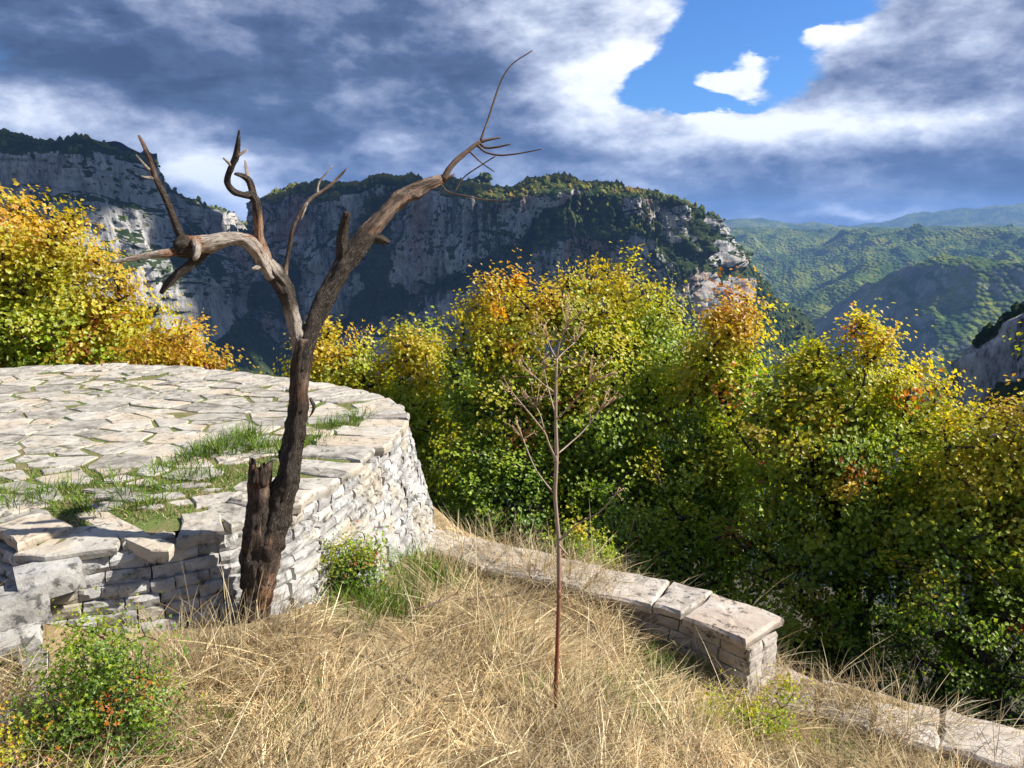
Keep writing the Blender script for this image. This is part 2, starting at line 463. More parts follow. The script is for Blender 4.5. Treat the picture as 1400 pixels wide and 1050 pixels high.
def gz(x, y):
    """height of the ground"""
    x, y = np.asarray(x, float), np.asarray(y, float)
    w = 1.0 / (((x[..., None] - CTRL[:, 0]) ** 2 + (y[..., None] - CTRL[:, 1]) ** 2) + 0.03) ** 1.6
    zi = (w * CTRL[:, 2]).sum(-1) / w.sum(-1)
    zi = zi + 0.035 * fbm(x * 2.2, y * 2.2, oct=3, seed=5)
    d = signed_out(x, y)
    r = np.hypot(x, y)
    dd = np.clip(d - 0.12, 0, None)
    zo = -3.3 - 0.42 * np.minimum(dd, 26) - 0.85 * np.clip(dd - 26, 0, 360)
    zo = zo + 0.25 * fbm(x * 0.5, y * 0.5, oct=3, seed=9) * np.clip(dd, 0, 1) + 10 * fbm(x / 90, y / 90, oct=4, seed=3) * np.clip((r - 40) / 200, 0, 1)
    zo = np.where(r > 1200, zo + (-330 - zo) * np.clip((r - 1200) / 800, 0, 1), zo)
    zo = np.where(r > 5200, -330 + 300 * np.clip((r - 5200) / 3000, 0, 1), zo)
    k = np.clip((d - 0.02) / 0.14, 0, 1)
    return zi * (1 - k) + zo * k

def build_ground():
    az = np.concatenate([np.linspace(-180, -42, 60, endpoint=False), np.linspace(-42, 42, 300, endpoint=False), np.linspace(42, 180, 60, endpoint=False)])
    az = R(1) * az
    rr = np.concatenate([np.linspace(0.4, 6.5, 130, endpoint=False), np.geomspace(6.5, 60, 50, endpoint=False), np.geomspace(60, 12500, 60)])
    A, Q = np.meshgrid(az, rr, indexing='ij')
    X, Y = Q * np.sin(A), Q * np.cos(A)
    Z = gz(X, Y)
    d = signed_out(X, Y)
    zone = np.clip((d + 0.02) / 0.10, 0, 1) + np.clip((Q - 60) / 60, 0, 1)
    V = np.stack([X, Y, Z], -1).reshape(-1, 3)
    F = grid_faces(len(az), len(rr), wrap=True)[:, ::-1]
    # close the middle
    c = len(V); V = np.vstack([V, [0, 0, gz(np.array(0.), np.array(0.))]])
    n = len(az); i = np.arange(n)
    T = np.stack([np.full(n, c), ((i + 1) % n) * len(rr), i * len(rr)], 1)
    o = mesh_np('ground', V, [F, T], M_ground, attrs={'zone': np.r_[zone.ravel(), 0]})
    structure(o, 'sloping ground from the dry courtyard down to the wooded gorge', 'ground')
build_ground()

# ------------------------------------------------------------------ far trees (shared by the cliffs and hills)
def make_far_variants():
    col = bpy.data.collections.new('far_tree_shapes')
    for k in range(4):
        bm = bmesh.new()
        bmesh.ops.create_icosphere(bm, subdivisions=2, radius=1.0)
        for v in bm.verts:
            c = v.co.copy(); a = np.array([c.x, c.y, c.z])[:, None]
            n = float(fbm(a[0] * 1.7 + k * 9, a[1] * 1.7, a[2] * 1.7, oct=3, seed=k)[0])
            v.co = c * (1 + 0.38 * n); v.co.z = v.co.z * (0.95 + 0.12 * k) + 0.55
        me = bpy.data.meshes.new('far_tree_shape'); bm.to_mesh(me); bm.free(); me.materials.append(M_far)
        for p in me.polygons: p.use_smooth = False
        col.objects.link(bpy.data.objects.new('far_tree_shape', me))
    return col
FAR = make_far_variants()
def scatter(name, pts, scl, tint, label, cat='trees'):
    n = len(pts)
    o = mesh_np(name, pts, [], attrs=None) if False else None
    me = bpy.data.meshes.new(name); me.vertices.add(n); me.vertices.foreach_set('co', np.asarray(pts, np.float32).ravel())
    for k, a in (('scl', scl), ('tint', tint), ('rz', rng.uniform(0, 6.28, n))):
        at = me.attributes.new(k, 'FLOAT', 'POINT'); at.data.foreach_set('value', np.asarray(a, np.float32))
    o = link(bpy.data.objects.new(name, me))
    ng = bpy.data.node_groups.new(name, 'GeometryNodeTree')
    ng.interface.new_socket('Geometry', in_out='INPUT', socket_type='NodeSocketGeometry')
    ng.interface.new_socket('Geometry', in_out='OUTPUT', socket_type='NodeSocketGeometry')
    N, L = ng.nodes, ng.links
    gi, go = N.new('NodeGroupInput'), N.new('NodeGroupOutput')
    ip = N.new('GeometryNodeInstanceOnPoints'); ci = N.new('GeometryNodeCollectionInfo')
    ci.inputs['Collection'].default_value = FAR; ci.inputs['Separate Children'].default_value = True; ci.inputs['Reset Children'].default_value = True
    ip.inputs['Pick Instance'].default_value = True
    def named(k):
        a = N.new('GeometryNodeInputNamedAttribute'); a.data_type = 'FLOAT'; a.inputs['Name'].default_value = k
        return [s for s in a.outputs if s.enabled and s.name == 'Attribute'][0]
    cx = N.new('ShaderNodeCombineXYZ'); L.new(named('rz'), cx.inputs[2])
    L.new(gi.outputs[0], ip.inputs['Points']); L.new(ci.outputs[0], ip.inputs['Instance'])
    L.new(named('scl'), ip.inputs['Scale']); L.new(cx.outputs[0], ip.inputs['Rotation'])
    L.new(ip.outputs[0], go.inputs[0])
    md = o.modifiers.new('scatter', 'NODES'); md.node_group = ng
    return tag(o, label, cat, kind='stuff')

# ------------------------------------------------------------------ cliffs
def build_cliff(name, label, rim, prof, zb, nu, rows, amp, seed, ramps=(), ntrees=4000, tree_label='', inner_veg=0.8, tree_scale=(2.0, 4.4), veg_bias=-0.10, mat=None, apron=((0, 1), (1, 1))):
    """rim: (px, distance, skyline y).  prof: (outward metres, k) with k 0 at the rim and 1 at the foot of the rock."""
    pts = []
    for px, Y, ys in rim:
        q = P(px, ys, Y); pts.append((q[0], q[1], q[2]))
    c = catmull(pts, 3000)
    scr = np.r_[0, np.cumsum(np.abs(np.diff(c[:, 0] / c[:, 1])) * 800 + np.linalg.norm(np.diff(c[:, :2], axis=0), axis=1) * 0.18)]
    tt = np.linspace(0, scr[-1], nu); c = np.stack([np.interp(tt, scr, c[:, k]) for k in range(3)], 1)
    T = np.gradient(c[:, :2], axis=0); T /= np.linalg.norm(T, axis=1)[:, None]
    for _ in range(30):
        T[1:-1] = (T[:-2] + T[1:-1] * 2 + T[2:]) / 4
    T /= np.linalg.norm(T, axis=1)[:, None]
    N = np.stack([T[:, 1], -T[:, 0]], 1)
    s = np.r_[0, np.cumsum(np.linalg.norm(np.diff(c[:, :2], axis=0), axis=1))]
    prof = np.array(prof, float)
    O, K = [], []
    for (a, b, n) in rows:
        for f in np.linspace(0, 1, n, endpoint=False):
            O.append(prof[a, 0] + (prof[b, 0] - prof[a, 0]) * f); K.append(prof[a, 1] + (prof[b, 1] - prof[a, 1]) * f)
    O.append(prof[-1, 0]); K.append(prof[-1, 1]); O, K = np.array(O), np.array(K)
    nv = len(O)
    SS, KK = np.meshgrid(s, K, indexing='ij')
    wob = (0.30 * fbm(SS / 190, KK * 0.7, oct=3, seed=seed + 1)) * np.clip(KK * 2.2, 0, 1) * np.clip((1.0 - KK) * 3.0, 0, 1)
    OO = np.interp(KK + wob, prof[:, 1], prof[:, 0])
    OO = np.where(KK > 1, prof[9, 0] + (OO - prof[9, 0]) * np.interp(SS / s[-1], [a for a, _ in apron], [b for _, b in apron]), OO)
    zr = c[:, 2:3] + 6 * fbm(s / 60, s * 0 + seed, oct=3, seed=seed)[:, None] - 16
    zbu = zb if np.isscalar(zb) else np.interp(s / s[-1], [a for a, _ in zb], [b for _, b in zb])[:, None]
    H = (zr - zbu)
    Z = zr - KK * H
    # ledges wander up and down
    cw = np.clip(KK / 0.06, 0, 1) * np.clip((1.15 - KK) / 0.3, 0, 1)          # how much it is rock face
    but = fbm(SS / 105, Z / 420, oct=3, seed=seed + 2, ridged=True)
    col = fbm(SS / 19, Z / 110, oct=3, seed=seed + 3, ridged=True)
    fin = fbm(SS / 6, Z / 13, oct=5, seed=seed + 4)
    strata = vnoise(Z / 9 + 0.4 * fbm(SS / 80, Z / 80, oct=2, seed=seed), SS / 160, seed=seed + 6)
    D = cw * (amp * but + amp * 0.5 * col + amp * 0.26 * fin + 0.9 * strata)
    D = D + (1 - cw) * 3.0 * fbm(SS / 30, OO / 30, oct=4, seed=seed + 7)
    stp = Z / 34 + 0.9 * fbm(SS / 130, Z / 200, oct=3, seed=seed + 12); stp = stp - np.floor(stp)
    D = D - cw * 3.6 * np.clip(stp - 0.12, 0, 1) * (0.5 + 0.5 * vnoise(SS / 70, Z / 50, seed=seed + 13))
    veg = 0.40 * np.clip(-but - 0.25, 0, 1) + 0.16 * np.clip(-col, 0, 1)
    for (u0, k0, u1, k1, wd, dep) in ramps:
        f = np.clip((SS / s[-1] - u0) / (u1 - u0), 0, 1)
        kl = k0 + (k1 - k0) * f + 0.05 * fbm(SS / 40, KK * 3, oct=3, seed=seed + 11)
        q = np.exp(-((KK - kl) / wd) ** 2) * (SS / s[-1] > min(u0, u1) - 0.01) * (SS / s[-1] < max(u0, u1) + 0.01)
        D = D - dep * q; veg = veg + 1.1 * q
    Z = Z + np.where(KK < 0, 5 * fbm(SS / 50, OO / 50, oct=3, seed=seed + 8), 0) + np.where(KK > 1, 14 * fbm(SS / 70, OO / 70, oct=4, seed=seed + 9), 0)
    X = c[:, None, 0] + N[:, None, 0] * (OO + D); Y = c[:, None, 1] + N[:, None, 1] * (OO + D)
    V = np.stack([X, Y, Z], -1)
    du = np.gradient(V, axis=0); dv = np.gradient(V, axis=1)
    nrm = np.cross(du, dv); ar = np.linalg.norm(nrm, axis=-1) + 1e-9; nz = np.abs(nrm[..., 2]) / ar
    veg = veg + np.clip((nz - 0.42) / 0.28, 0, 1) * 0.9 + 0.60 * fbm(SS / 55, Z / 75, oct=5, seed=seed + 10, gain=0.6) + veg_bias
    veg = np.where(KK < 0.03, np.maximum(veg, inner_veg), veg); veg = np.where(KK > 1.08, np.maximum(veg, 0.75), veg)
    veg = np.clip(veg, 0, 1)
    o = mesh_np(name, V.reshape(-1, 3), [grid_faces(nu, nv)], mat or M_cliff, attrs={'veg': veg.ravel()})
    tag(o, label, 'cliff', kind='structure')
    # woods on the top, the ledges and the scree
    w = (ar * np.clip((veg - 0.35) / 0.4, 0, 1) * np.where(KK < 0, 0.75, 1.0)).ravel()
    w[(OO < -260).ravel()] *= 0.15
    idx = rng.choice(len(w), ntrees, p=w / w.sum())
    pt = V.reshape(-1, 3)[idx] + rng.normal(0, 1.6, (ntrees, 3)) * (1, 1, 0.1)
    sc_ = rng.uniform(*tree_scale, ntrees) * np.where(rng.random(ntrees) < 0.12, 1.4, 1.0)
    kk = KK.ravel()[idx]
    sc_ *= np.where((kk > 0.04) & (kk < 1.05), 0.72, 1.0)
    tint = np.clip(0.30 + 0.26 * fbm(pt[:, 0] / 45, pt[:, 1] / 45, oct=3, seed=seed) + np.where(kk < 0.05, 0.36, 0.04) + rng.normal(0, 0.12, ntrees), 0, 1)  # woods on the top get a lighter yellow-green tint, sunlight put into the colour
    scatter(name + '_woods', pt - np.array([0, 0, 0.8]), sc_, tint, tree_label)
    return o

PROF = [(-260, -0.02), (-150, -0.11), (-60, -0.075), (-14, -0.02), (0, 0.0), (8, 0.25), (16, 0.45), (28, 0.53), (34, 0.72), (46, 1.0), (110, 1.35), (220, 1.85), (360, 2.5)]
ROWS = [(0, 1, 6), (1, 2, 14), (2, 3, 16), (3, 4, 10), (4, 5, 50), (5, 6, 44), (6, 7, 20), (7, 8, 36), (8, 9, 48), (9, 10, 26), (10, 11, 16), (11, 12, 12)]
build_cliff('mountain', 'broad flat-topped limestone mountain with wooded summit across the gorge',
            [(420, 1500, 272), (400, 1260, 268), (386, 1060, 250), (394, 960, 241), (424, 915, 235), (480, 890, 234), (560, 860, 231), (650, 850, 236), (750, 850, 238), (830, 860, 232), (890, 880, 240), (935, 915, 254), (956, 990, 268), (966, 1120, 284), (974, 1400, 305)],
            PROF, [(0, -150), (0.55, -150), (0.72, -120), (0.84, -60), (1, -45)], 760, ROWS, 20, 21, ramps=[(0.62, 0.0, 0.40, 0.9, 0.07, 16), (0.60, 0.16, 0.80, 0.75, 0.07, 9), (0.70, 0.05, 0.86, 0.55, 0.05, 8)], ntrees=34000, tree_scale=(1.2, 3.0), veg_bias=0.03, apron=((0, 1), (.66, 1), (.8, .5), (.88, .28), (1, .2)), tree_label='dark green woods growing over the flat-topped mountain')
PROF2 = [(-420, -0.05), (-200, -0.22), (-70, -0.10), (-16, -0.02), (0, 0.0), (6, 0.25), (12, 0.45), (24, 0.53), (30, 0.72), (44, 1.0), (95, 1.5), (170, 2.2), (280, 3.2)]
build_cliff('cliff', 'tall grey limestone cliff with wooded top behind the orange tree',
            [(-420, 640, 146), (-200, 650, 150), (-60, 655, 156), (60, 665, 166), (130, 680, 176), (195, 720, 198), (232, 800, 232), (285, 980, 264), (330, 1260, 292), (378, 1560, 304), (430, 1800, 306), (560, 2100, 306)],
            PROF2, -80, 520, ROWS, 13, 43, ramps=[(0.30, 0.30, 0.55, 0.62, 0.05, 5)], ntrees=24000, tree_scale=(1.0, 2.4), veg_bias=-0.04, mat=mat_cliff('grey_cliff_limestone', 1.0, 0.25), tree_label='green woods on the top and ledges of the grey cliff')

# near crag at the edge of the view
def build_crag():
    nu, nv = 260, 130
    c = P(1515, 470, 142)
    th = np.linspace(0, 2 * math.pi, nu, endpoint=False)[:, None]
    v = np.linspace(0, 1, nv)[None]
    z0, zb = P(1515, 352, 142)[2], -110.0
    Z = z0 + (zb - z0) * v ** 1.2 + 0 * th
    rad = 2.0 + (z0 - Z) * 0.62 * (1 - 0.15 * v) + 3.0 * np.clip((z0 - Z) / 6, 0, 1)
    cx, sx = np.cos(th) * 4, np.sin(th) * 4
    D = 4.5 * fbm(cx * 0.5 + 3, sx * 0.5, Z / 30, oct=3, seed=61, ridged=True) + 1.6 * fbm(cx * 2, sx * 2, Z / 8, oct=4, seed=62) + 0.5 * vnoise(Z / 1.7, th * 3, seed=64)
    rad = np.maximum(rad + D * np.clip((z0 - Z) / 12, 0.05, 1), 0.2)
    V = np.stack([c[0] + rad * np.cos(th), c[1] + rad * np.sin(th), Z], -1)
    veg = np.clip(0.36 + 0.6 * fbm(cx, sx, Z / 10, oct=4, seed=66), 0, 1)
    m = mat_cliff('crag_limestone', 0.12, 0.3)
    for n in m.node_tree.nodes:
        if n.bl_idname == 'ShaderNodeMapping': n.inputs[3].default_value = [q * 6 for q in n.inputs[3].default_value]
        if n.bl_idname == 'ShaderNodeTexNoise' and n.inputs['Scale'].default_value < 0.5: n.inputs['Scale'].default_value *= 6
    o = mesh_np('crag', V.reshape(-1, 3), [grid_faces(nu, nv, wrap=True)[:, ::-1]], m, attrs={'veg': veg.ravel()})
    structure(o, 'dark grey rock crag with clinging bushes beyond the trees', 'cliff')
    w = np.clip(veg - 0.42, 0, 1).ravel()
    idx = rng.choice(len(w), 1500, p=w / w.sum())
    scatter('crag_bushes', V.reshape(-1, 3)[idx] - (0, 0, 0.4), rng.uniform(0.3, 1.1, 1500), rng.uniform(0, 0.3, 1500), 'dark bushes clinging to the near grey crag', 'bushes')
build_crag()

# ------------------------------------------------------------------ wooded hills and far mountains
def ridge_line(px, knots, r):
    k = np.array(knots, float)
    y = np.interp(px, k[:, 0], k[:, 1])
    v = (525 - y) / FPX; u = (px - 700) / FPX
    return r * (-math.sin(PITCH) + v * math.cos(PITCH)) / np.hypot(u, math.cos(PITCH) + v * math.sin(PITCH))
def build_hills():
    az = R(1) * np.linspace(3, 46, 430)
    rr = np.concatenate([np.linspace(1500, 1900, 20, endpoint=False), np.linspace(1900, 5300, 300, endpoint=False), np.linspace(5300, 7500, 14)])
    A, Q = np.meshgrid(az, rr, indexing='ij')
    X, Y = Q * np.sin(A), Q * np.cos(A)
    px = 700 + FPX * np.tan(A) * 0.985
    warp = 160 * fbm(X / 700, Y / 700, oct=3, seed=71)
    def layer(r0, knots, front, steep, brk, backs):
        zc = ridge_line(px, knots, r0)
        t = Q + warp - r0
        f = np.where(t < 0, front * np.minimum(-t, brk) + steep * np.clip(-t - brk, 0, None), backs * t)
        return zc - f
    Ls = [layer(2250, [(700, 640), (950, 560), (1000, 525), (1060, 482), (1130, 448), (1210, 408), (1270, 372), (1320, 360), (1365, 368), (1420, 380), (1600, 400)], 0.15, 0.8, 850, 0.30),
          layer(3000, [(700, 400), (950, 392), (1030, 400), (1100, 372), (1160, 350), (1220, 352), (1300, 340), (1360, 345), (1450, 352), (1600, 350)], 0.24, 0.45, 300, 0.24),
          layer(3900, [(700, 335), (950, 332), (1040, 345), (1100, 338), (1170, 322), (1250, 330), (1330, 324), (1400, 330), (1600, 325)], 0.16, 0.3, 400, 0.14),
          layer(5100, [(700, 312), (950, 309), (1010, 307), (1090, 312), (1170, 308), (1260, 312), (1330, 307), (1420, 311), (1600, 309)], 0.10, 0.22, 600, 0.04)]
    Z = Ls[0]
    for L in Ls[1:]:
        h = np.clip(0.5 + 0.5 * (L - Z) / 30, 0, 1); Z = Z * (1 - h) + L * h + 30 * h * (1 - h)
    am = np.clip((5600 - Q) / 1500, 0.25, 1)
    Z = Z + am * (76 * fbm(X / 700, Y / 700, oct=5, seed=73, ridged=True, gain=0.46) - 44)
    Z = Z + 5.0 * fbm(X / 34, Y / 60, oct=3, seed=75)
    Z = np.maximum(Z, -420)
    o = mesh_np('hills', np.stack([X, Y, Z], -1).reshape(-1, 3), [grid_faces(len(az), len(rr))[:, ::-1]], M_hills)
    structure(o, 'rolling hills covered in green woodland beyond the gorge', 'hills')
build_hills()
def build_mountains(name, label, r0, knots, seed):
    nu, nv = 360, 24
    k = np.array(knots, float)
    px = np.linspace(k[0, 0], k[-1, 0], nu)
    az = np.arctan((px - 700) / FPX)[:, None]
    zc = ridge_line(px, knots, r0)[:, None]
    t = np.linspace(-1, 0.6, nv)[None]
    Q = r0 + 1500 * t
    Z = zc - np.abs(t) * (zc + 420) + (1 - np.abs(t)) * r0 * 0.0022 * fbm(px[:, None] / 40 + 0 * t, t * 4 + 0 * px[:, None], oct=4, seed=seed, ridged=True)
    V = np.stack([Q * np.sin(az), Q * np.cos(az), Z + 0 * Q], -1)
    o = mesh_np(name, V.reshape(-1, 3), [grid_faces(nu, nv)[:, ::-1]], M_hills)
    structure(o, label, 'mountains')
build_mountains('mountain_range', 'low blue ridge on the horizon behind the hills', 7800, [(560, 330), (800, 312), (900, 306), (970, 298), (1010, 296), (1060, 303), (1110, 305), (1160, 309), (1300, 312), (1600, 316)], 81)
build_mountains('mountain_range', 'tall hazy blue mountains farthest off on the horizon', 9800, [(1000, 330), (1120, 312), (1180, 302), (1240, 292), (1300, 283), (1360, 279), (1440, 279), (1600, 272)], 85)

# ------------------------------------------------------------------ haze
def build_haze():
    bm = bmesh.new(); bmesh.ops.create_cube(bm, size=1.0)
    for v in bm.verts: v.co = (v.co.x * 26000, v.co.y * 26000, -460 + (v.co.z + 0.5) * 850)
    me = bpy.data.meshes.new('haze'); bm.to_mesh(me); bm.free()
    m = bpy.data.materials.new('haze'); m.use_nodes = True; nt = m.node_tree; nt.nodes.clear()
    out = nt.nodes.new('ShaderNodeOutputMaterial'); v = nt.nodes.new('ShaderNodeVolumePrincipled')
    v.inputs['Color'].default_value = (0.25, 0.48, 1.0, 1); v.inputs['Density'].default_value = 0.00008
    v.inputs['Anisotropy'].default_value = 0.0
    nt.links.new(v.outputs[0], out.inputs['Volume'])
    m.cycles.homogeneous_volume = True
    me.materials.append(m)
    tag(link(bpy.data.objects.new('haze', me)), 'thin blue haze filling the air over the gorge', 'haze', kind='stuff')
build_haze()

# ------------------------------------------------------------------ unseen cloud banks, added out of view so their shadow lies on the cliffs
def build_shade_cloud(label, c, rad, seed, n=11):
    r = np.random.default_rng(seed)
    m, t, b = material('cloud'); b.inputs['Base Color'].default_value = (0.8, 0.81, 0.83, 1); b.inputs['Roughness'].default_value = 1.0
    bm = bmesh.new(); bmesh.ops.create_icosphere(bm, subdivisions=3, radius=1.0)
    base = np.array([v.co[:] for v in bm.verts]); tri = np.array([[v.index for v in f.verts] for f in bm.faces]); bm.free()
    V, F = [], []
    for k in range(n):
        o = r.uniform(-0.95, 0.95, 3) if k else np.zeros(3)
        q = np.array(rad) * (0.42 if k == 0 else r.uniform(0.20, 0.36)) * np.array([1, 1, 1.2])
        p = base * (1 + 0.30 * fbm(base[:, 0] * 2 + k, base[:, 1] * 2, base[:, 2] * 2, oct=3, seed=seed + k))[:, None]
        F.append(tri + k * len(base)); V.append(np.array(c) + o * np.array(rad) * np.array([1, 1, 0.5]) + p * q)
    o = mesh_np('cloud', np.vstack(V), [np.vstack(F)], m)
    return tag(o, label, 'cloud', kind='structure')
build_shade_cloud('broad unseen cumulus bank placed to shade the grey cliff', (610, 790, 960), (380, 260, 110), 401, 6)
build_shade_cloud('long unseen cumulus bank placed to shade the flat-topped mountain', (960, 880, 930), (380, 105, 80), 402, 6)

# ------------------------------------------------------------------ stone pieces
def clip_poly(poly, px, py, nx, ny):
    """keep the side where (p - q).n <= 0"""
    o = []
    for i in range(len(poly)):
        a, b = poly[i], poly[(i + 1) % len(poly)]
        da, db = (a[0] - px) * nx + (a[1] - py) * ny, (b[0] - px) * nx + (b[1] - py) * ny
        if da <= 0: o.append(a)
        if (da < 0 < db) or (db < 0 < da):
            f = da / (da - db); o.append((a[0] + (b[0] - a[0]) * f, a[1] + (b[1] - a[1]) * f))
    return o
def slab_mesh(name, poly, thick, top=0.0, seed=0, rough=0.010, bevel=0.012, tilt=(0, 0), sub=0.10, amp=0.005):
    """an irregular flag: broken edge, worn arris, uneven face"""
    r = random.Random(seed)
    pl = []
    for i in range(len(poly)):
        a, b = poly[i], poly[(i + 1) % len(poly)]
        L = math.hypot(b[0] - a[0], b[1] - a[1])
        k = max(1, min(4, int(L / sub + 0.5)))
        for j in range(k):
            f = j / k
            pl.append((a[0] + (b[0] - a[0]) * f + r.uniform(-rough, rough), a[1] + (b[1] - a[1]) * f + r.uniform(-rough, rough)))
    cx, cy = sum(p[0] for p in pl) / len(pl), sum(p[1] for p in pl) / len(pl)
    n = len(pl); V = []
    def zt(x, y): return top + (x - cx) * tilt[0] + (y - cy) * tilt[1]
    def ring(ins, dz, jz):
        for x, y in pl:
            d = math.hypot(x - cx, y - cy) or 1
            f = max(0.2, 1 - ins / d)
            X, Y = cx + (x - cx) * f, cy + (y - cy) * f
            V.append((X, Y, zt(X, Y) + dz + r.uniform(-jz, jz)))
    ring(0.006, -thick, 0.004); ring(0.0, -thick * 0.5, 0.003); ring(0.0, -bevel * 0.9, 0.003); ring(bevel, 0, 0.0015)
    for x, y in pl:
        X, Y = cx + (x - cx) * 0.5, cy + (y - cy) * 0.5
        V.append((X, Y, zt(X, Y) + r.uniform(-amp, amp)))
    V.append((cx, cy, zt(cx, cy) + r.uniform(-amp, amp)))
    F4, F3 = [], []
    for k in range(4):
        for i in range(n):
            j = (i + 1) % n
            F4.append((k * n + i, k * n + j, (k + 1) * n + j, (k + 1) * n + i))
    for i in range(n): F3.append((4 * n + i, 4 * n + (i + 1) % n, 5 * n))
    return V, F4, F3
def slab(name, parent, poly, thick, z, mat, seed, **kw):
    V, F4, F3 = slab_mesh(name, poly, thick, 0.0, seed, **kw)
    V = np.array(V); c = np.array([V[:, 0].mean(), V[:, 1].mean(), 0]); V = V - c
    o = mesh_np(name, V, [np.array(F4), np.array(F3)], mat, parent, smooth=False)
    o.location = (c[0], c[1], z)
    return o

def rock_mesh(name, seed, nx=4, nz=3, rough=0.045):
    """a rough-hewn unit block: x -.5..5, z -.5..5, face towards -y"""
    r = np.random.default_rng(seed)
    bm = bmesh.new()
    g = {}
    xs = np.linspace(-.5, .5, nx + 1); zs = np.linspace(-.5, .5, nz + 1)
    for i, x in enumerate(xs):
        for j, z in enumerate(zs):
            e = (i in (0, nx)) + (j in (0, nz))
            y = r.uniform(-rough, rough) * 1.2 + (0.030 * e if e else -0.015) + (0.02 if e == 2 else 0)
            g[i, j] = bm.verts.new((x * 0.985 + r.uniform(-.022, .022) * (1 if e else 2), y, z * 0.965 + r.uniform(-.035, .035)))
    for i in range(nx):
        for j in range(nz): bm.faces.new((g[i, j], g[i + 1, j], g[i + 1, j + 1], g[i, j + 1]))
    loop = [g[i, 0] for i in range(nx + 1)] + [g[nx, j] for j in range(1, nz + 1)] + [g[i, nz] for i in range(nx - 1, -1, -1)] + [g[0, j] for j in range(nz - 1, 0, -1)]
    back = [bm.verts.new((v.co.x * 0.96, 1.0, v.co.z * 0.96)) for v in loop]
    n = len(loop)
    for i in range(n):
        j = (i + 1) % n; bm.faces.new((loop[j], loop[i], back[i], back[j]))
    bm.faces.new(back[::-1])
    bmesh.ops.recalc_face_normals(bm, faces=bm.faces)
    me = bpy.data.meshes.new(name); bm.to_mesh(me); bm.free()
    return me
def rock_set(mat, n, seed, **kw):
    out = []
    for k in range(n):
        me = rock_mesh('stone', seed + k, **kw); me.materials.append(mat); out.append(me)
    return out
ROCKS = rock_set(M_wall, 14, 300)
ROCKS_C = rock_set(M_coping, 8, 340)
ROCKS_B = rock_set(M_block, 6, 360, rough=0.018)
def stone(parent, meshes, x, y, z, w, h, d, ang, r, name='stone'):
    o = bpy.data.objects.new(name, r.choice(meshes)); link(o, parent)
    o.location = (x, y, z); o.scale = (w * r.choice((-1, 1)) if False else w, d, h); o.rotation_euler = (r.uniform(-.015, .015), r.uniform(-.015, .015), ang + r.uniform(-.02, .02))
    return o

# ------------------------------------------------------------------ the round terrace
TZ = -1.25
RIM = np.array([(-6.5, 4.3), (-3.4, 3.65), (-2.56, 3.28), (-2.1, 2.98), (-1.90, 2.84), (-1.63, 2.90), (-1.40, 3.0), (-1.18, 3.15), (-1.01, 3.37), (-.87, 3.82), (-.77, 4.31), (-.71, 4.85), (-.725, 5.12), (-.83, 5.45), (-1.13, 5.83), (-1.62, 6.2), (-2.0, 6.45), (-2.63, 6.80), (-3.41, 7.06), (-4.0, 7.02), (-4.83, 6.85), (-6.5, 6.6)])
rimc = catmull(RIM, 600); rimc = poly_sample(rimc, 500)
rs = np.r_[0, np.cumsum(np.linalg.norm(np.diff(rimc, axis=0), axis=1))]
rT = np.gradient(rimc, axis=0); rT /= np.linalg.norm(rT, axis=1)[:, None]
rN = np.stack([rT[:, 1], -rT[:, 0]], 1)
def rim_at(s):
    return np.array([np.interp(s, rs, rimc[:, 0]), np.interp(s, rs, rimc[:, 1])]), np.array([np.interp(s, rs, rN[:, 0]), np.interp(s, rs, rN[:, 1])])
def s_near(x, y): return rs[np.argmin((rimc[:, 0] - x) ** 2 + (rimc[:, 1] - y) ** 2)]
BATTER = 0.25

terrace = empty('stone_terrace', (-2.6, 4.9, -1.9))
tag(terrace, 'round terrace paved with pale limestone flags above a curved rubble wall', 'terrace')
_inv = Matrix.Translation((2.6, -4.9, 1.9))
def under(o, root_inv=_inv, root=terrace):
    o.parent = root; o.matrix_parent_inverse = root_inv; return o

def in_poly(x, y, poly):
    c = False; n = len(poly)
    for i in range(n):
        (x1, y1), (x2, y2) = poly[i], poly[i - 1]
        if (y1 > y) != (y2 > y) and x < (x2 - x1) * (y - y1) / (y2 - y1) + x1: c = not c
    return c

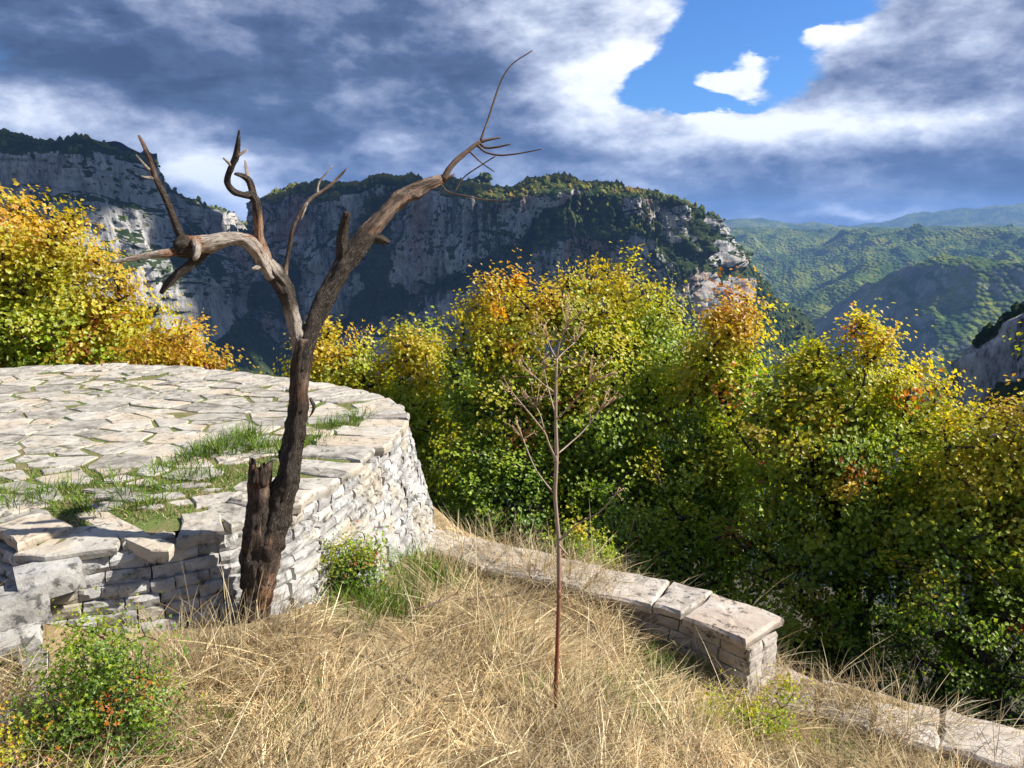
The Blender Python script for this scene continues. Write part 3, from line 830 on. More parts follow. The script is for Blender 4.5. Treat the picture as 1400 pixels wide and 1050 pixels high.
FLAGS = []
def build_terrace():
    r = random.Random(11)
    # fill behind the stones, and the soil bed under the flags
    q = rimc[::5]; qn = rN[::5]; n = len(q)
    inset = q - qn * 0.07
    top = np.c_[inset, np.full(n, TZ - 0.05)]
    bot = np.c_[inset + qn * BATTER * 1.6, np.full(n, TZ - 2.3)]
    V = np.vstack([top, bot])
    F = [np.array([(i, i + n, i + 1 + n, i + 1) for i in range(n - 1)])]
    under(mesh_np('wall_core', V, F, M_core, smooth=False))
    me = bpy.data.meshes.new('soil_bed'); me.from_pydata([tuple(p) for p in np.c_[inset, np.full(n, TZ - 0.006)]], [], [tuple(range(n))]); me.materials.append(M_moss)
    under(link(bpy.data.objects.new('soil_bed', me)))
    # edge flags along the rim
    s = s_near(-2.9, 3.4); end = s_near(-4.6, 6.9); k = 0
    inner = []
    while s < end:
        (x, y), _ = rim_at(s)
        near = y < 4.0
        L = r.uniform(0.15, 0.40) if y < 3.5 else r.uniform(0.11, 0.30)
        dep = r.uniform(0.18, 0.36) if y < 3.5 else r.uniform(0.28, 0.46)
        a, na = rim_at(s + 0.008); b, nb = rim_at(s + L - 0.008); m, nm = rim_at(s + L / 2)
        ov = r.uniform(-0.02, 0.04) if y < 3.5 else r.uniform(0.0, 0.022)
        sk = r.uniform(-.06, .06)
        ta = np.array([-nm[1], nm[0]])
        poly = [tuple(a + na * ov), tuple(m + nm * (ov + r.uniform(-.01, .03))), tuple(b + nb * ov), tuple(b - nb * dep * r.uniform(.8, 1) + ta * sk), tuple(m - nm * dep * r.uniform(.9, 1.1) + ta * sk), tuple(a - na * dep * r.uniform(.8, 1.0) + ta * sk)]
        th = r.uniform(0.035, 0.065)
        under(slab('edge_flag', None, poly, th, TZ + (r.uniform(-0.012, 0.022) if y < 3.5 else r.uniform(0.0, 0.015)), M_slab, 1000 + k, tilt=(r.uniform(-.03, .03), r.uniform(-.03, .03)), rough=0.016, sub=0.075, bevel=r.uniform(0.006, 0.016)))
        FLAGS.append(poly); s += L; k += 1
    # crazy paving inside
    rimp = [tuple(p) for p in rimc[::6]]
    inn = [tuple(p) for p in (rimc - rN * np.where(rimc[:, 1:2] < 3.7, 0.30, 0.40))[::6]]
    pts = []; rad = []
    tries = 0
    while tries < 5000 and len(pts) < 400:
        tries += 1
        x, y = r.uniform(-5.6, -0.9), r.uniform(3.05, 6.9)
        if not in_poly(x, y, inn): continue
        q = r.random() if tries > 900 else 1.0                     # the big flags are laid first
        md = 0.062 if q < 0.45 else (0.095 if q < 0.8 else 0.145)
        if all((x - a) ** 2 + ((y - b) * 1.4) ** 2 > (md + c) ** 2 for (a, b), c in zip(pts, rad)): pts.append((x, y)); rad.append(md)
    ST = 1.4; pts = [(x, y * ST) for x, y in pts]; pa = np.array(pts); made = 0
    for i, (x, y) in enumerate(pts):
        d = np.hypot(pa[:, 0] - x, pa[:, 1] - y); nb = np.argsort(d)[1:16]
        poly = [(x - .5, y - .5), (x + .5, y - .5), (x + .5, y + .5), (x - .5, y + .5)]
        ys = y; y = y / ST; di = np.min(np.hypot(rimc[:, 0] - x, rimc[:, 1] - y))
        # towards the grassy strip behind the edge the joints open up
        band = math.exp(-((di - 0.50) / 0.17) ** 2) * max(0.12, min(1.0, (5.4 - y) / 1.0 + 0.12))
        hole = 0.5 * (fbm(np.array([x * 1.3]), np.array([y * 1.3]), oct=2, seed=33)[0] + 0.25)
        gap = 0.004 + 0.005 * r.random() + 0.05 * band * r.random() + max(0, hole) * 0.03
        if band * (0.34 + hole) > r.random() * 1.0: continue
        for j in nb:
            nx, ny = (pa[j, 0] - x) / d[j], (pa[j, 1] - ys) / d[j]
            f = (d[j] ** 2 + rad[i] ** 2 - rad[j] ** 2) / (2 * d[j]); mx, my = x + nx * f, ys + ny * f
            poly = clip_poly(poly, mx - nx * gap, my - ny * gap, nx, ny)
            if len(poly) < 3: break
        if len(poly) < 3: continue
        poly = [(a, b / ST) for a, b in poly]
        # keep off the edge flags
        t = np.argmin(np.hypot(rimc[:, 0] - x, rimc[:, 1] - y)); e = rimc[t] - rN[t] * (0.30 if y < 3.7 else 0.38)
        poly = clip_poly(poly, e[0], e[1], rN[t][0], rN[t][1])
        if len(poly) < 3: continue
        ar = 0.5 * abs(sum(poly[m][0] * poly[m - 1][1] - poly[m - 1][0] * poly[m][1] for m in range(len(poly))))
        if ar < 0.006: continue
        under(slab('flagstone', None, poly, 0.05, TZ + r.uniform(-0.004, 0.006), M_slab, 2000 + i, tilt=(r.gauss(0, .010), r.gauss(0, .010)), rough=0.010, amp=0.004, bevel=0.006))
        made += 1; FLAGS.append(poly)
    # little half-sunk stones in the grassy strip
    for k in range(46):
        t = r.randrange(40, 300); dd = r.uniform(0.36, 0.70); x, y = rimc[t] - rN[t] * dd
        if y > 4.9 or any(in_poly(x, y, f) for f in FLAGS): continue
        w = r.uniform(0.03, 0.075); a0 = r.uniform(0, 6)
        poly = [(x + w * r.uniform(.7, 1.3) * 1.3 * math.cos(a0 + j * 1.047), y + w * r.uniform(.7, 1.2) * 0.8 * math.sin(a0 + j * 1.047)) for j in range(6)]
        poly = sorted(poly, key=lambda c: math.atan2(c[1] - y, c[0] - x))
        under(slab('flagstone', None, poly, 0.04, TZ + r.uniform(-0.006, 0.006), M_slab, 4000 + k, rough=0.006, bevel=0.006, tilt=(r.gauss(0, .05), r.gauss(0, .05))))
        FLAGS.append(poly)
    # the curved wall, course by course
    s0, s1 = s_near(-2.2, 3.03), s_near(-1.45, 6.1)
    h = 0.045; ci = 0; LAY = []
    while h < 1.25:
        ch = r.uniform(0.048, 0.085)
        s = s0 + r.uniform(0, .1)
        while s < s1:
            w = r.uniform(0.08, 0.20)
            p, nn = rim_at(s + w / 2)
            hh = h + ch / 2
            q = p + nn * (BATTER * hh - 0.012)
            g = float(gz(np.array(q[0] + nn[0] * .05), np.array(q[1] + nn[1] * .05)))
            if TZ - hh > g - 0.12:
                jut = r.gauss(0, 0.0045)
                face = -(nn[0] * q[0] + nn[1] * q[1]) / math.hypot(*q)
                LAY.append((w * ch / (q[0] ** 2 + q[1] ** 2) * (max(face, 0.0) + 0.02), q[0] + nn[0] * jut, q[1] + nn[1] * jut, TZ - hh, w, ch, math.atan2(nn[1], nn[0]) + math.pi / 2))
            s += w
        h += ch; ci += 1
    LAY.sort(key=lambda k: -k[0])
    V, F, n0 = [], {}, 0
    for k, (_, x, y, z, w, c, a) in enumerate(LAY):
        if k < 300: under(stone(None, ROCKS, x, y, z, w, c, 0.13, a, r)); continue
        me = r.choice(ROCKS); mt = Matrix.Translation((x, y, z)) @ Matrix.Rotation(a, 4, 'Z') @ Matrix.Diagonal((w, 0.13, c, 1))
        V += [tuple(mt @ v.co) for v in me.vertices]
        for p in me.polygons: F.setdefault(len(p.vertices), []).append([i + n0 for i in p.vertices])
        n0 += len(me.vertices)
    if V:
        o = under(mesh_np('wall_stones', V, [np.array(f) for f in F.values()], M_wall, smooth=False)); o['kind'] = 'stuff'
build_terrace()

# big loose blocks at the broken end of the wall
def block(px, py, Y, w, h, d, ang, label, seed, tiltx=0, tilty=0):
    c = P(px, py, Y)
    o = link(bpy.data.objects.new('stone_block', ROCKS_B[seed % 6])); o.location = c; o.scale = (w, d, h); o.rotation_euler = (tiltx, tilty, ang)
    return tag(o, label, 'stone block', 'fallen blocks by the broken wall')
block(72, 800, 2.72, 0.22, 0.11, 0.16, R(38), 'squared grey block under the edge flag at the broken wall end', 1, 0.0, R(-4))
block(24, 842, 2.60, 0.22, 0.15, 0.16, R(40), 'large grey squared block lowest at the broken wall end', 2, 0.0, R(-3))
block(4, 890, 2.52, 0.24, 0.10, 0.2, R(28), 'cream block under the large grey squared block', 3)

# ------------------------------------------------------------------ parapet walls
def wall_run(name, label, line, width, ztop, depth, cop_len, seed, mats, end_faces=True, ncourse=5, zfun=None):
    r = random.Random(seed)
    L = np.array(line, float); L = poly_sample(L, 200)
    s = np.r_[0, np.cumsum(np.linalg.norm(np.diff(L, axis=0), axis=1))]
    T = np.gradient(L, axis=0); T /= np.linalg.norm(T, axis=1)[:, None]; Nn = np.stack([T[:, 1], -T[:, 0]], 1)     # towards the courtyard
    def at(q, off):
        return np.array([np.interp(q, s, L[:, 0]) + off * np.interp(q, s, Nn[:, 0]), np.interp(q, s, L[:, 1]) + off * np.interp(q, s, Nn[:, 1])])
    root = empty(name, (L[100, 0], L[100, 1], ztop - 0.3)); tag(root, label, 'wall', kind='thing')
    inv = Matrix.Translation((-L[100, 0], -L[100, 1], -(ztop - 0.3)))
    u = lambda o: under(o, inv, root)
    # core
    n = 60; ss = np.linspace(0.05, s[-1] - 0.07, n)
    a = np.array([at(q, 0.06) for q in ss]); b = np.array([at(q, width - 0.06) for q in ss])
    V = np.vstack([np.c_[a, np.full(n, ztop - 0.04)], np.c_[b, np.full(n, ztop - 0.04)], np.c_[a, np.full(n, ztop - depth)], np.c_[b, np.full(n, ztop - depth)]])
    F = []
    for i in range(n - 1): F += [(i, i + 1, n + i + 1, n + i), (i + 2 * n, i + 2 * n + 1, i + 1, i), (n + i, n + i + 1, 3 * n + i + 1, 3 * n + i)]
    F += [(0, n, 3 * n, 2 * n), (n - 1, 3 * n - 1, 4 * n - 1, 2 * n - 1)]
    u(mesh_np('wall_core', V, [np.array(F)], M_core, smooth=False))
    q = 0.0; k = 0
    while q < s[-1] - 0.05:
        l = min(r.uniform(*cop_len), s[-1] - q)
        if s[-1] - q - l < 0.12: l = s[-1] - q
        m = q + l / 2; j = lambda: r.uniform(-.014, .014)
        poly = [at(q + .006, -.02 + j()), at(m, -.02 + j()), at(q + l - .006, -.02 + j()), at(q + l - .006, width + .025 + j()), at(m, width + .02 + j()), at(q + .006, width + .025 + j())]
        u(slab('coping_stone', None, [tuple(p) for p in poly[::-1]][::-1], 0.048, ztop + 0.03 + r.uniform(-.012, .012), M_coping, seed + k, rough=0.012, bevel=0.016, tilt=(r.gauss(0, .02), r.gauss(0, .02)), amp=0.007))
        q += l; k += 1
    h = 0.03
    for c in range(ncourse):
        ch = r.uniform(0.06, 0.10); hh = h + ch / 2
        for side, off in ((0, width - 0.015), (1, 0.015)):
            q = r.uniform(0, .06)
            while q < s[-1] - 0.03:
                w = min(r.uniform(0.10, 0.26), s[-1] - q)
                p = at(q + w / 2, off); nn = at(q + w / 2, 1) - at(q + w / 2, 0)
                if side: nn = -nn
                if side == 0 or c < 4:
                    u(stone(None, mats, p[0], p[1], ztop - hh, w * .96, ch * .95, 0.09, math.atan2(nn[1], nn[0]) + math.pi / 2, r))
                q += w
        if end_faces:
            for e in range(2):
                p = at(s[-1] - 0.005, width * (0.27 + 0.46 * e)); tt = T[-1]
                u(stone(None, mats, p[0], p[1], ztop - hh, width * .44, ch * .95, 0.09, math.atan2(tt[1], tt[0]) + math.pi / 2, r))
        h += ch
    return root
wall_run('parapet_wall', 'low rubble parapet wall with flat coping ending squarely in the dry grass', [(-.52, 4.93), (-.05, 4.62), (.47, 4.36), (.93, 4.12), (1.20, 3.90), (1.40, 3.68)], 0.30, -2.03, 1.5, (0.22, 0.42), 51, ROCKS_C, ncourse=4)
wall_run('parapet_wall', 'lower rubble wall with pinkish coping half buried in dry grass', [(1.36, 3.86), (1.80, 3.62), (2.38, 3.30), (3.1, 2.82), (4.2, 2.1)], 0.30, -2.38, 1.2, (0.25, 0.5), 71, ROCKS_C, ncourse=2)

# ------------------------------------------------------------------ tubes
def tube(pts, rad, seg=8, step=None, lump=0.0, seed=0, grain=0.0, cap=True, knot=0.0):
    """swept tube through pts with radii; returns V, quads, tris, grain coordinates, along"""
    p = np.asarray(pts, float); rad = np.asarray(rad, float)
    L = np.r_[0, np.cumsum(np.linalg.norm(np.diff(p, axis=0), axis=1))]
    n = len(p) if step is None else max(4, int(L[-1] / step))
    if len(p) > 2 and step is not None:
        q = catmull(np.c_[p, rad], n * 6); s_ = np.r_[0, np.cumsum(np.linalg.norm(np.diff(q[:, :3], axis=0), axis=1))]
        t = np.linspace(0, s_[-1], n); q = np.stack([np.interp(t, s_, q[:, k]) for k in range(4)], 1)
    elif step is not None: q = poly_sample(np.c_[p, rad], n)
    else: q = np.c_[p, rad]
    c, rr = q[:, :3], np.maximum(q[:, 3], 1e-4); n = len(c)
    s = np.r_[0, np.cumsum(np.linalg.norm(np.diff(c, axis=0), axis=1))]
    T = np.gradient(c, axis=0); T /= np.linalg.norm(T, axis=1)[:, None] + 1e-12
    u = np.cross(T[0], (0.3, 1, 0.2)); u /= np.linalg.norm(u)
    U = []
    for i in range(n):
        u = u - T[i] * np.dot(u, T[i]); u /= np.linalg.norm(u) + 1e-12; U.append(u)
    U = np.array(U); W = np.cross(T, U)
    th = np.linspace(0, 2 * math.pi, seg, endpoint=False)
    ct, st = np.cos(th)[None], np.sin(th)[None]
    Rr = rr[:, None] * np.ones((1, seg))
    if lump or grain:
        k = seed * 3.7
        Rr = Rr * (1 + lump * fbm(ct * 1.2 + k, st * 1.2, (s / 0.09)[:, None] + 0 * ct, oct=2, seed=seed)
                   + grain * fbm(ct * 3.8 + k, st * 3.8, (s / 0.10)[:, None] + 0 * ct, oct=4, seed=seed + 5, gain=0.65))
    if knot: Rr = Rr * (1 + knot * np.clip(fbm(ct * 0.9 + 7, st * 0.9, (s / 0.10)[:, None] + 0 * ct, oct=1, seed=seed + 9) - 0.45, 0, 1))
    V = c[:, None] + U[:, None] * (ct * Rr)[..., None] + W[:, None] * (st * Rr)[..., None]
    tc = np.stack([np.broadcast_to(ct * rr.mean() * 1.6, Rr.shape), np.broadcast_to(st * rr.mean() * 1.6, Rr.shape), np.broadcast_to((s * 0.16)[:, None] + seed, Rr.shape)], -1)
    V = V.reshape(-1, 3); tc = tc.reshape(-1, 3)
    i = np.arange(n - 1)[:, None]; j = np.arange(seg)[None]; j2 = (j + 1) % seg
    F = np.stack([i * seg + j, i * seg + j2, (i + 1) * seg + j2, (i + 1) * seg + j], -1).reshape(-1, 4)
    T3 = np.zeros((0, 3), int)
    if cap:
        e = len(V); V = np.vstack([V, c[-1] + T[-1] * rr[-1] * 0.4, c[0]]); tc = np.vstack([tc, tc[-1], tc[0]])
        j = np.arange(seg); b = (n - 1) * seg
        T3 = np.vstack([np.stack([b + j, b + (j + 1) % seg, np.full(seg, e)], 1), np.stack([(j + 1) % seg, j, np.full(seg, e + 1)], 1)])
    tube.s = np.repeat(s / s[-1], seg)
    if cap: tube.s = np.r_[tube.s, 1, 0]
    return V, F, T3, tc
def join_tubes(parts):
    V, F, T, A, o = [], [], [], [], 0
    for v, f, t, a in parts:
        V.append(v); F.append(f + o); T.append(t + o); A.append(a); o += len(v)
    return np.vstack(V), np.vstack(F), np.vstack(T), np.vstack(A)
def tube_obj(name, parts, mat, parent, smooth=True, extra=None):
    V, F, T, A = join_tubes(parts)
    return mesh_np(name, V, [F, T], mat, parent, attrs={'v_tc': A, **(extra or {})}, smooth=smooth)

# ------------------------------------------------------------------ the dead tree
def mat_deadwood(name, bark_amt, grey=0.5):
    m, t, b = material(name)
    v = t.attr('v_tc', 'Vector')
    g = t.node('ShaderNodeNewGeometry'); p = S(t.nt, g.outputs['Position'])
    fib = t.noise(v, 300, 6, 0.7); wide = t.noise(v, 75, 6, 0.66)
    wood = t.ramp(fib * 0.55 + wide * 0.45, [(0.37, (0.035, 0.016, 0.009)), (0.45, (0.21, 0.085, 0.038)), (0.53, (0.42, 0.215, 0.115)), (0.63, (0.64, 0.47, 0.34))])
    silver = t.smooth(t.noise(p, 7, 4, 0.6), 0.36, 0.54)
    wood = t.mix(silver * grey, wood, t.ramp(fib, [(0.40, (0.13, 0.10, 0.08)), (0.47, (0.42, 0.36, 0.30)), (0.58, (0.72, 0.65, 0.57))]))
    plates = t.voro(t.vadd(v, t.vscale(t.noise(v, 120, 3, 0.6, color=True), 0.008)), 170, 'DISTANCE_TO_EDGE')
    bk = t.ramp(t.noise(v, 330, 5, 0.72), [(0.36, (0.020, 0.016, 0.013)), (0.50, (0.085, 0.066, 0.053)), (0.64, (0.24, 0.20, 0.165))])
    lich = t.smooth(t.noise(p, 85, 4, 0.6), 0.61, 0.68)
    bk = t.mix(lich * 0.8, bk, (0.30, 0.29, 0.25))
    bm_ = t.smooth(t.noise(p, 5.0, 4, 0.6) * 0.6 + t.noise(v, 48, 6, 0.72) * 0.4 + (fib - 0.5) * 0.7 + (t.attr('bk', 'Fac') - 0.5) * 0.34, 0.64 - bark_amt * 0.3, 0.74 - bark_amt * 0.3)
    t.put(t.mix(bm_, wood, bk), b.inputs['Base Color'])
    b.inputs['Roughness'].default_value = 0.85; b.inputs['Specular IOR Level'].default_value = 0.25
    h = fib * 0.6 + wide * 0.9 + bm_ * (t.smooth(plates, 0.0, 0.12) * 0.9 + 0.3)
    t.put(t.bump(h, 1.0, 0.020), b.inputs['Normal'])
    return m
M_bare = mat_deadwood('bare_deadwood', 0.12, 0.95)
M_mixed = mat_deadwood('peeling_deadwood', 0.76)
M_barky = mat_deadwood('barky_deadwood', 0.95)
M_twig = mat_bark('twig_bark', [(0.035, 0.022, 0.016), (0.10, 0.062, 0.045), (0.20, 0.14, 0.105)], scale=5.0, bump=0.003)

TY = 3.0
def dt(*k):      # (px, py, radius px, depth offset)
    pts = [P(a[0], a[1], TY + (a[3] if len(a) > 3 else 0)) for a in k]
    rad = [a[2] * np.linalg.norm(q) / FPX * 0.72 for a, q in zip(k, pts)]
    return pts, rad
dead = empty('dead_tree', tuple(P(347, 855, TY)))
tag(dead, 'leafless dead tree with forked grey limbs rising beside the terrace wall', 'dead tree')
dinv = Matrix.Translation(-dead.location)
def dpart(name, items, mat, seg=20, step=0.012, lump=0.16, grain=0.22, knot=0.6, parent=None, bark=None):
    """bark: (share of the length, amount of bark left) along the piece"""
    ps, bk = [], []
    bark = np.array(bark or [(0, .5), (1, .5)])
    for n_, (k, sd) in enumerate(items):
        pts, rad = dt(*k); ps.append(tube(pts, rad, seg, step, lump, sd, grain, True, knot)); bk.append(np.interp(tube.s, bark[:, 0], bark[:, 1]))
    o = tube_obj(name, ps, mat, None, extra={'bk': np.concatenate(bk)})
    if parent is None: return under(o, dinv, dead)
    o.parent = parent; return o
# depths are real: the left limb comes forward a little, the right limb leans away
trunk = dpart('trunk', [([(340, 885, 31), (346, 850, 27), (353, 800, 26), (362, 755, 29), (372, 715, 29), (384, 680, 25), (394, 650, 21), (400, 615, 18.5), (405, 570, 17.5), (409, 525, 16), (412, 490, 16), (414, 462, 15)], 1)], M_mixed, 30, 0.010, 0.10, 0.22, 0.4, bark=[(0, .6), (.2, .35), (.38, .45), (.5, .98), (.75, .95), (.85, .35), (1, .3)])
def broken_stub():
    # hollow, splintered stump of the lost stem
    pts, rad = dt((348, 800, 24, -.01), (350, 760, 24, -.03), (352, 715, 21, -.04), (354, 670, 19, -.05), (355, 640, 18.5, -.05))
    V, F, T, A = tube(pts, rad, 34, 0.012, 0.12, 4, 0.22, False)
    n = len(V) // 34; W = V.reshape(n, 34, 3)
    jag = 0.040 * np.abs(fbm(np.arange(34) / 3.1, np.zeros(34), oct=3, seed=8)) + 0.03 * (np.sin(np.arange(34) / 34 * 6.28 * 2 + 1) > 0.3)
    ax = W[-1].mean(0) - W[-6].mean(0); ax /= np.linalg.norm(ax)
    for k in range(1, 6): W[-k] += ax * (jag * (6 - k) / 5 - 0.02)[:, None]
    cen = W.mean(1, keepdims=True)
    inner = (cen + (W - cen) * 0.62)[::-1][:n // 2]                      # down inside
    W2 = np.concatenate([W, inner], 0); A2 = np.concatenate([A.reshape(n, 34, 3), A.reshape(n, 34, 3)[::-1][:n // 2]], 0)
    m = len(W2); i = np.arange(m - 1)[:, None]; j = np.arange(34)[None]; j2 = (j + 1) % 34
    Q = np.stack([i * 34 + j, i * 34 + j2, (i + 1) * 34 + j2, (i + 1) * 34 + j], -1).reshape(-1, 4)
    o = mesh_np('broken_stub', W2.reshape(-1, 3), [Q], M_mixed, None, attrs={'v_tc': A2.reshape(-1, 3), 'bk': np.full(W2.shape[0] * 34, 0.58)})
    o['label'] = 'hollow splintered stub of a lost stem'
    return under(o, dinv, dead)
broken_stub()
dpart('root_flare', [([(372, 850, 9, .02), (378, 880, 7, .03), (386, 905, 3, .04)], 12), ([(330, 850, 9, -.04), (322, 885, 8, -.06), (314, 910, 3, -.08)], 13)], M_mixed, 14)
limbL = dpart('limb', [([(412, 500, 13.5), (410, 470, 13.5), (402, 440, 13), (394, 412, 13.5, -.02), (384, 388, 16.5, -.03), (373, 370, 15, -.05), (366, 357, 10, -.06)], 2)], M_bare, 26, 0.010, 0.10, 0.20, 0.8, bark=[(0, .5), (.45, .6), (.6, 1.2), (.85, 1.2), (1, .4)])
dpart('limb', [([(374, 378, 12, -.05), (362, 362, 12.5, -.07), (352, 345, 12.5, -.10), (342, 332, 12.5, -.125), (325, 326, 11.5, -.15), (300, 329, 12.5, -.19), (272, 336, 14.5, -.22), (254, 340, 15, -.24), (240, 343, 11, -.26)], 52)], M_bare, 26, 0.010, 0.10, 0.18, 0.9, bark=[(0, .6), (.2, .5), (.3, .3), (.8, .35), (.9, 1.3), (1, 1.3)])
dpart('limb', [([(411, 505, 14), (415, 478, 15.5), (426, 450, 15.5, .02), (440, 418, 16, .05), (456, 386, 16.5, .08), (474, 356, 17, .11), (492, 333, 16.5, .14), (510, 311, 15, .17), (530, 287, 13, .21), (552, 268, 13.5, .25), (578, 255, 12, .29), (596, 248, 9.5, .32), (608, 243, 6.5, .34)], 3)], M_mixed, 26, 0.010, 0.09, 0.20, 0.6, bark=[(0, .9), (.1, 1.05), (.5, 1.0), (.56, .7), (.62, .35), (1, .3)])
dpart('spur', [([(468, 352, 10, .10), (468, 330, 9.5, .09), (471, 308, 8, .08), (476, 291, 6, .07)], 5)], M_mixed, 16)
dpart('spur', [([(505, 325, 8, .17), (522, 327, 7, .18), (532, 331, 3.5, .19)], 6)], M_mixed, 12)
dpart('spike', [([(262, 338, 9, -.23), (240, 344, 7.5, -.26), (212, 348, 6.5, -.30), (185, 353, 5, -.33), (152, 359, 2.4, -.36)], 7)], M_bare, 14, 0.012, 0.1, 0.3)
dpart('spur', [([(282, 344, 9, -.20), (264, 358, 8, -.22), (246, 372, 7, -.24), (232, 386, 5.5, -.26), (220, 401, 3, -.28)], 8)], M_barky, 14, 0.012, 0.2, 0.25)
dpart('spur', [([(268, 330, 8, -.25), (270, 345, 6, -.29), (266, 355, 4, -.31)], 21)], M_bare, 12)
brA = dpart('branch', [([(268, 332, 7, -.22), (250, 326, 6.5, -.23), (240, 306, 5.8, -.24), (230, 279, 5.4, -.26), (221, 258, 5, -.28), (212, 240, 4.6, -.29), (204, 216, 3.6, -.31), (197, 200, 3, -.32), (189, 185, 1.3, -.33)], 9)], M_mixed, 12, 0.009, 0.16, 0.2, 0.8, bark=[(0, .7), (.4, .45), (1, .2)])
dpart('twig', [([(211, 240, 3.2, -.29), (198, 226, 2.8, -.28), (186, 212, 1.4, -.27)], 10)], M_bare, 8, parent=brA)
dpart('twig', [([(211, 243, 3, -.29), (202, 243, 2.2, -.31), (193, 241, 1.0, -.33)], 11)], M_bare, 8, parent=brA)
brB = dpart('branch', [([(372, 368, 11, -.05), (362, 350, 9, -.06), (355, 324, 8, -.08), (352, 290, 7.2, -.10), (346, 268, 7, -.12), (333, 267, 5.4, -.14), (318, 261, 5.6, -.16), (311, 247, 5, -.17), (317, 228, 4.6, -.18), (323, 210, 3.8, -.19), (327, 178, 1.4, -.21)], 14)], M_mixed, 14, 0.008, 0.28, 0.25, 1.0, bark=[(0, .3), (.3, .3), (.45, .8), (1, .7)])
dpart('spur', [([(349, 275, 6, -.11), (345, 258, 6.5, -.10), (340, 246, 7, -.09), (330, 240, 4.5, -.11), (322, 238, 3, -.14)], 15)], M_barky, 12, 0.010, 0.25, 0.2)
dpart('twig', [([(339, 244, 4, -.09), (337, 234, 3, -.08), (335, 219, 1.5, -.07)], 16)], M_bare, 8, parent=brB)
dpart('twig', [([(323, 214, 3, -.19), (330, 210, 2.4, -.18), (338, 204, 1.4, -.17)], 17)], M_bare, 8, parent=brB)
dpart('twig', [([(317, 228, 3, -.18), (312, 222, 2.4, -.2), (305, 216, 1.4, -.22)], 18)], M_bare, 8, parent=brB)
dpart('spur', [([(358, 362, 6, -.08), (350, 366, 5, -.11), (345, 368, 2.5, -.13)], 19)], M_bare, 10)
brC = dpart('branch', [([(388, 384, 7, -.02), (391, 365, 4.6, .0), (396, 338, 4, .02), (401, 313, 3.6, .04), (409, 294, 3.4, .06), (424, 273, 3, .09), (447, 257, 2.6, .12), (468, 237, 2, .15), (473, 230, 1, .16)], 20)], M_mixed, 10, 0.012, 0.12, 0.1)
dpart('twig', [([(434, 266, 2, .1), (436, 250, 1.6, .12), (446, 237, 1.2, .13), (455, 227, .8, .14)], 22)], M_bare, 6, parent=brC)
dpart('twig', [([(420, 277, 2.4, .08), (412, 300, 1.2, .05)], 24)], M_bare, 6, parent=brC)
brD = dpart('branch', [([(606, 246, 7.5, .33), (613, 233, 5.4, .34), (622, 222, 4.6, .36), (633, 212, 4.2, .38), (645, 202, 3.8, .40), (656, 194, 3.6, .42)], 25)], M_twig, 10, 0.010, 0.1, 0.1)
for q, k in enumerate([[(654, 195, 3.2, .42), (668, 191, 2.4, .43), (684, 188, 1.5, .44)],
          [(656, 196, 3, .42), (664, 202, 2.3, .42), (680, 201, 2, .41), (698, 197, 1.3, .40)],
          [(652, 198, 2.4, .41), (664, 208, 1.6, .40), (682, 212, 1.5, .38), (701, 211, 1.4, .36), (720, 208, 1.2, .34), (740, 204, .9, .32)],
          [(657, 194, 3, .42), (661, 180, 2, .43), (667, 164, 1.8, .45), (678, 130, 1.6, .48), (687, 107, 1.5, .5), (701, 87, 1.3, .52), (728, 69, .9, .54)],
          [(640, 205, 1.8, .40), (652, 217, 1.4, .39), (663, 226, 1.2, .38), (676, 235, .9, .37)],
          [(678, 213, .9, .36), (656, 227, 1.2, .36), (637, 240, 1.2, .37), (627, 252, 1.2, .36), (622, 263, .9, .35)],
          [(602, 250, 2, .32), (612, 262, 1.3, .31), (633, 267, 1.3, .29), (661, 273, 1.2, .27), (687, 274, .8, .25)],
          [(604, 246, 4, .33), (614, 243, 3, .33), (621, 238, 1.5, .33)]]):
    dpart('twig', [(k, 30 + q)], M_twig, 6, 0.012, 0.05, 0.0, parent=brD)
dpart('bark_strip', [([(424, 545, 2.2, -.05), (429, 555, 3.6, -.07), (427, 563, 2.6, -.07), (423, 570, 1.2, -.06)], 41)], M_barky, 7, 0.008, 0.3, 0.3)

# ------------------------------------------------------------------ the dried umbel
def mat_stem():
    m, t, b = material('dry_stem')
    v = t.attr('v_tc', 'Vector'); g = t.node('ShaderNodeNewGeometry'); p = S(t.nt, g.outputs['Position'])
    n = t.noise(v, 260, 4, 0.6); _, _, z = t.sep(p)
    c = t.mix(t.smooth(z, -1.55, -1.15), t.ramp(n, [(0.3, (0.15, 0.045, 0.022)), (0.7, (0.26, 0.095, 0.045))]), t.ramp(n, [(0.3, (0.22, 0.15, 0.12)), (0.7, (0.42, 0.32, 0.25))]))
    t.put(c, b.inputs['Base Color']); b.inputs['Roughness'].default_value = 0.6
    return m
M_stem = mat_stem()
def mat_head():
    m, t, b = material('dry_umbel')
    v = t.attr('v_tc', 'Vector'); n = t.noise(v, 200, 3)
    t.put(t.ramp(n, [(0.3, (0.34, 0.21, 0.12)), (0.7, (0.58, 0.41, 0.26))]), b.inputs['Base Color']); b.inputs['Roughness'].default_value = 0.8
    return m
M_head = mat_head()
UY = 2.85
umb = empty('dry_umbel_plant', tuple(P(760, 990, UY)))
tag(umb, 'tall dried umbel plant with brown stalk standing in the dry grass', 'dried plant')
uinv = Matrix.Translation(-umb.location)
def ut(k):
    pts = [P(a[0], a[1], UY + (a[3] if len(a) > 3 else 0)) for a in k]
    return pts, [a[2] * 0.58 * np.linalg.norm(q) / FPX for a, q in zip(k, pts)]
def ustem(name, k, seg=10, mat=None):
    pts, rad = ut(k)
    return under(tube_obj(name, [tube(pts, rad, seg, 0.02, 0.05, 1)], mat or M_stem, None), uinv, umb)
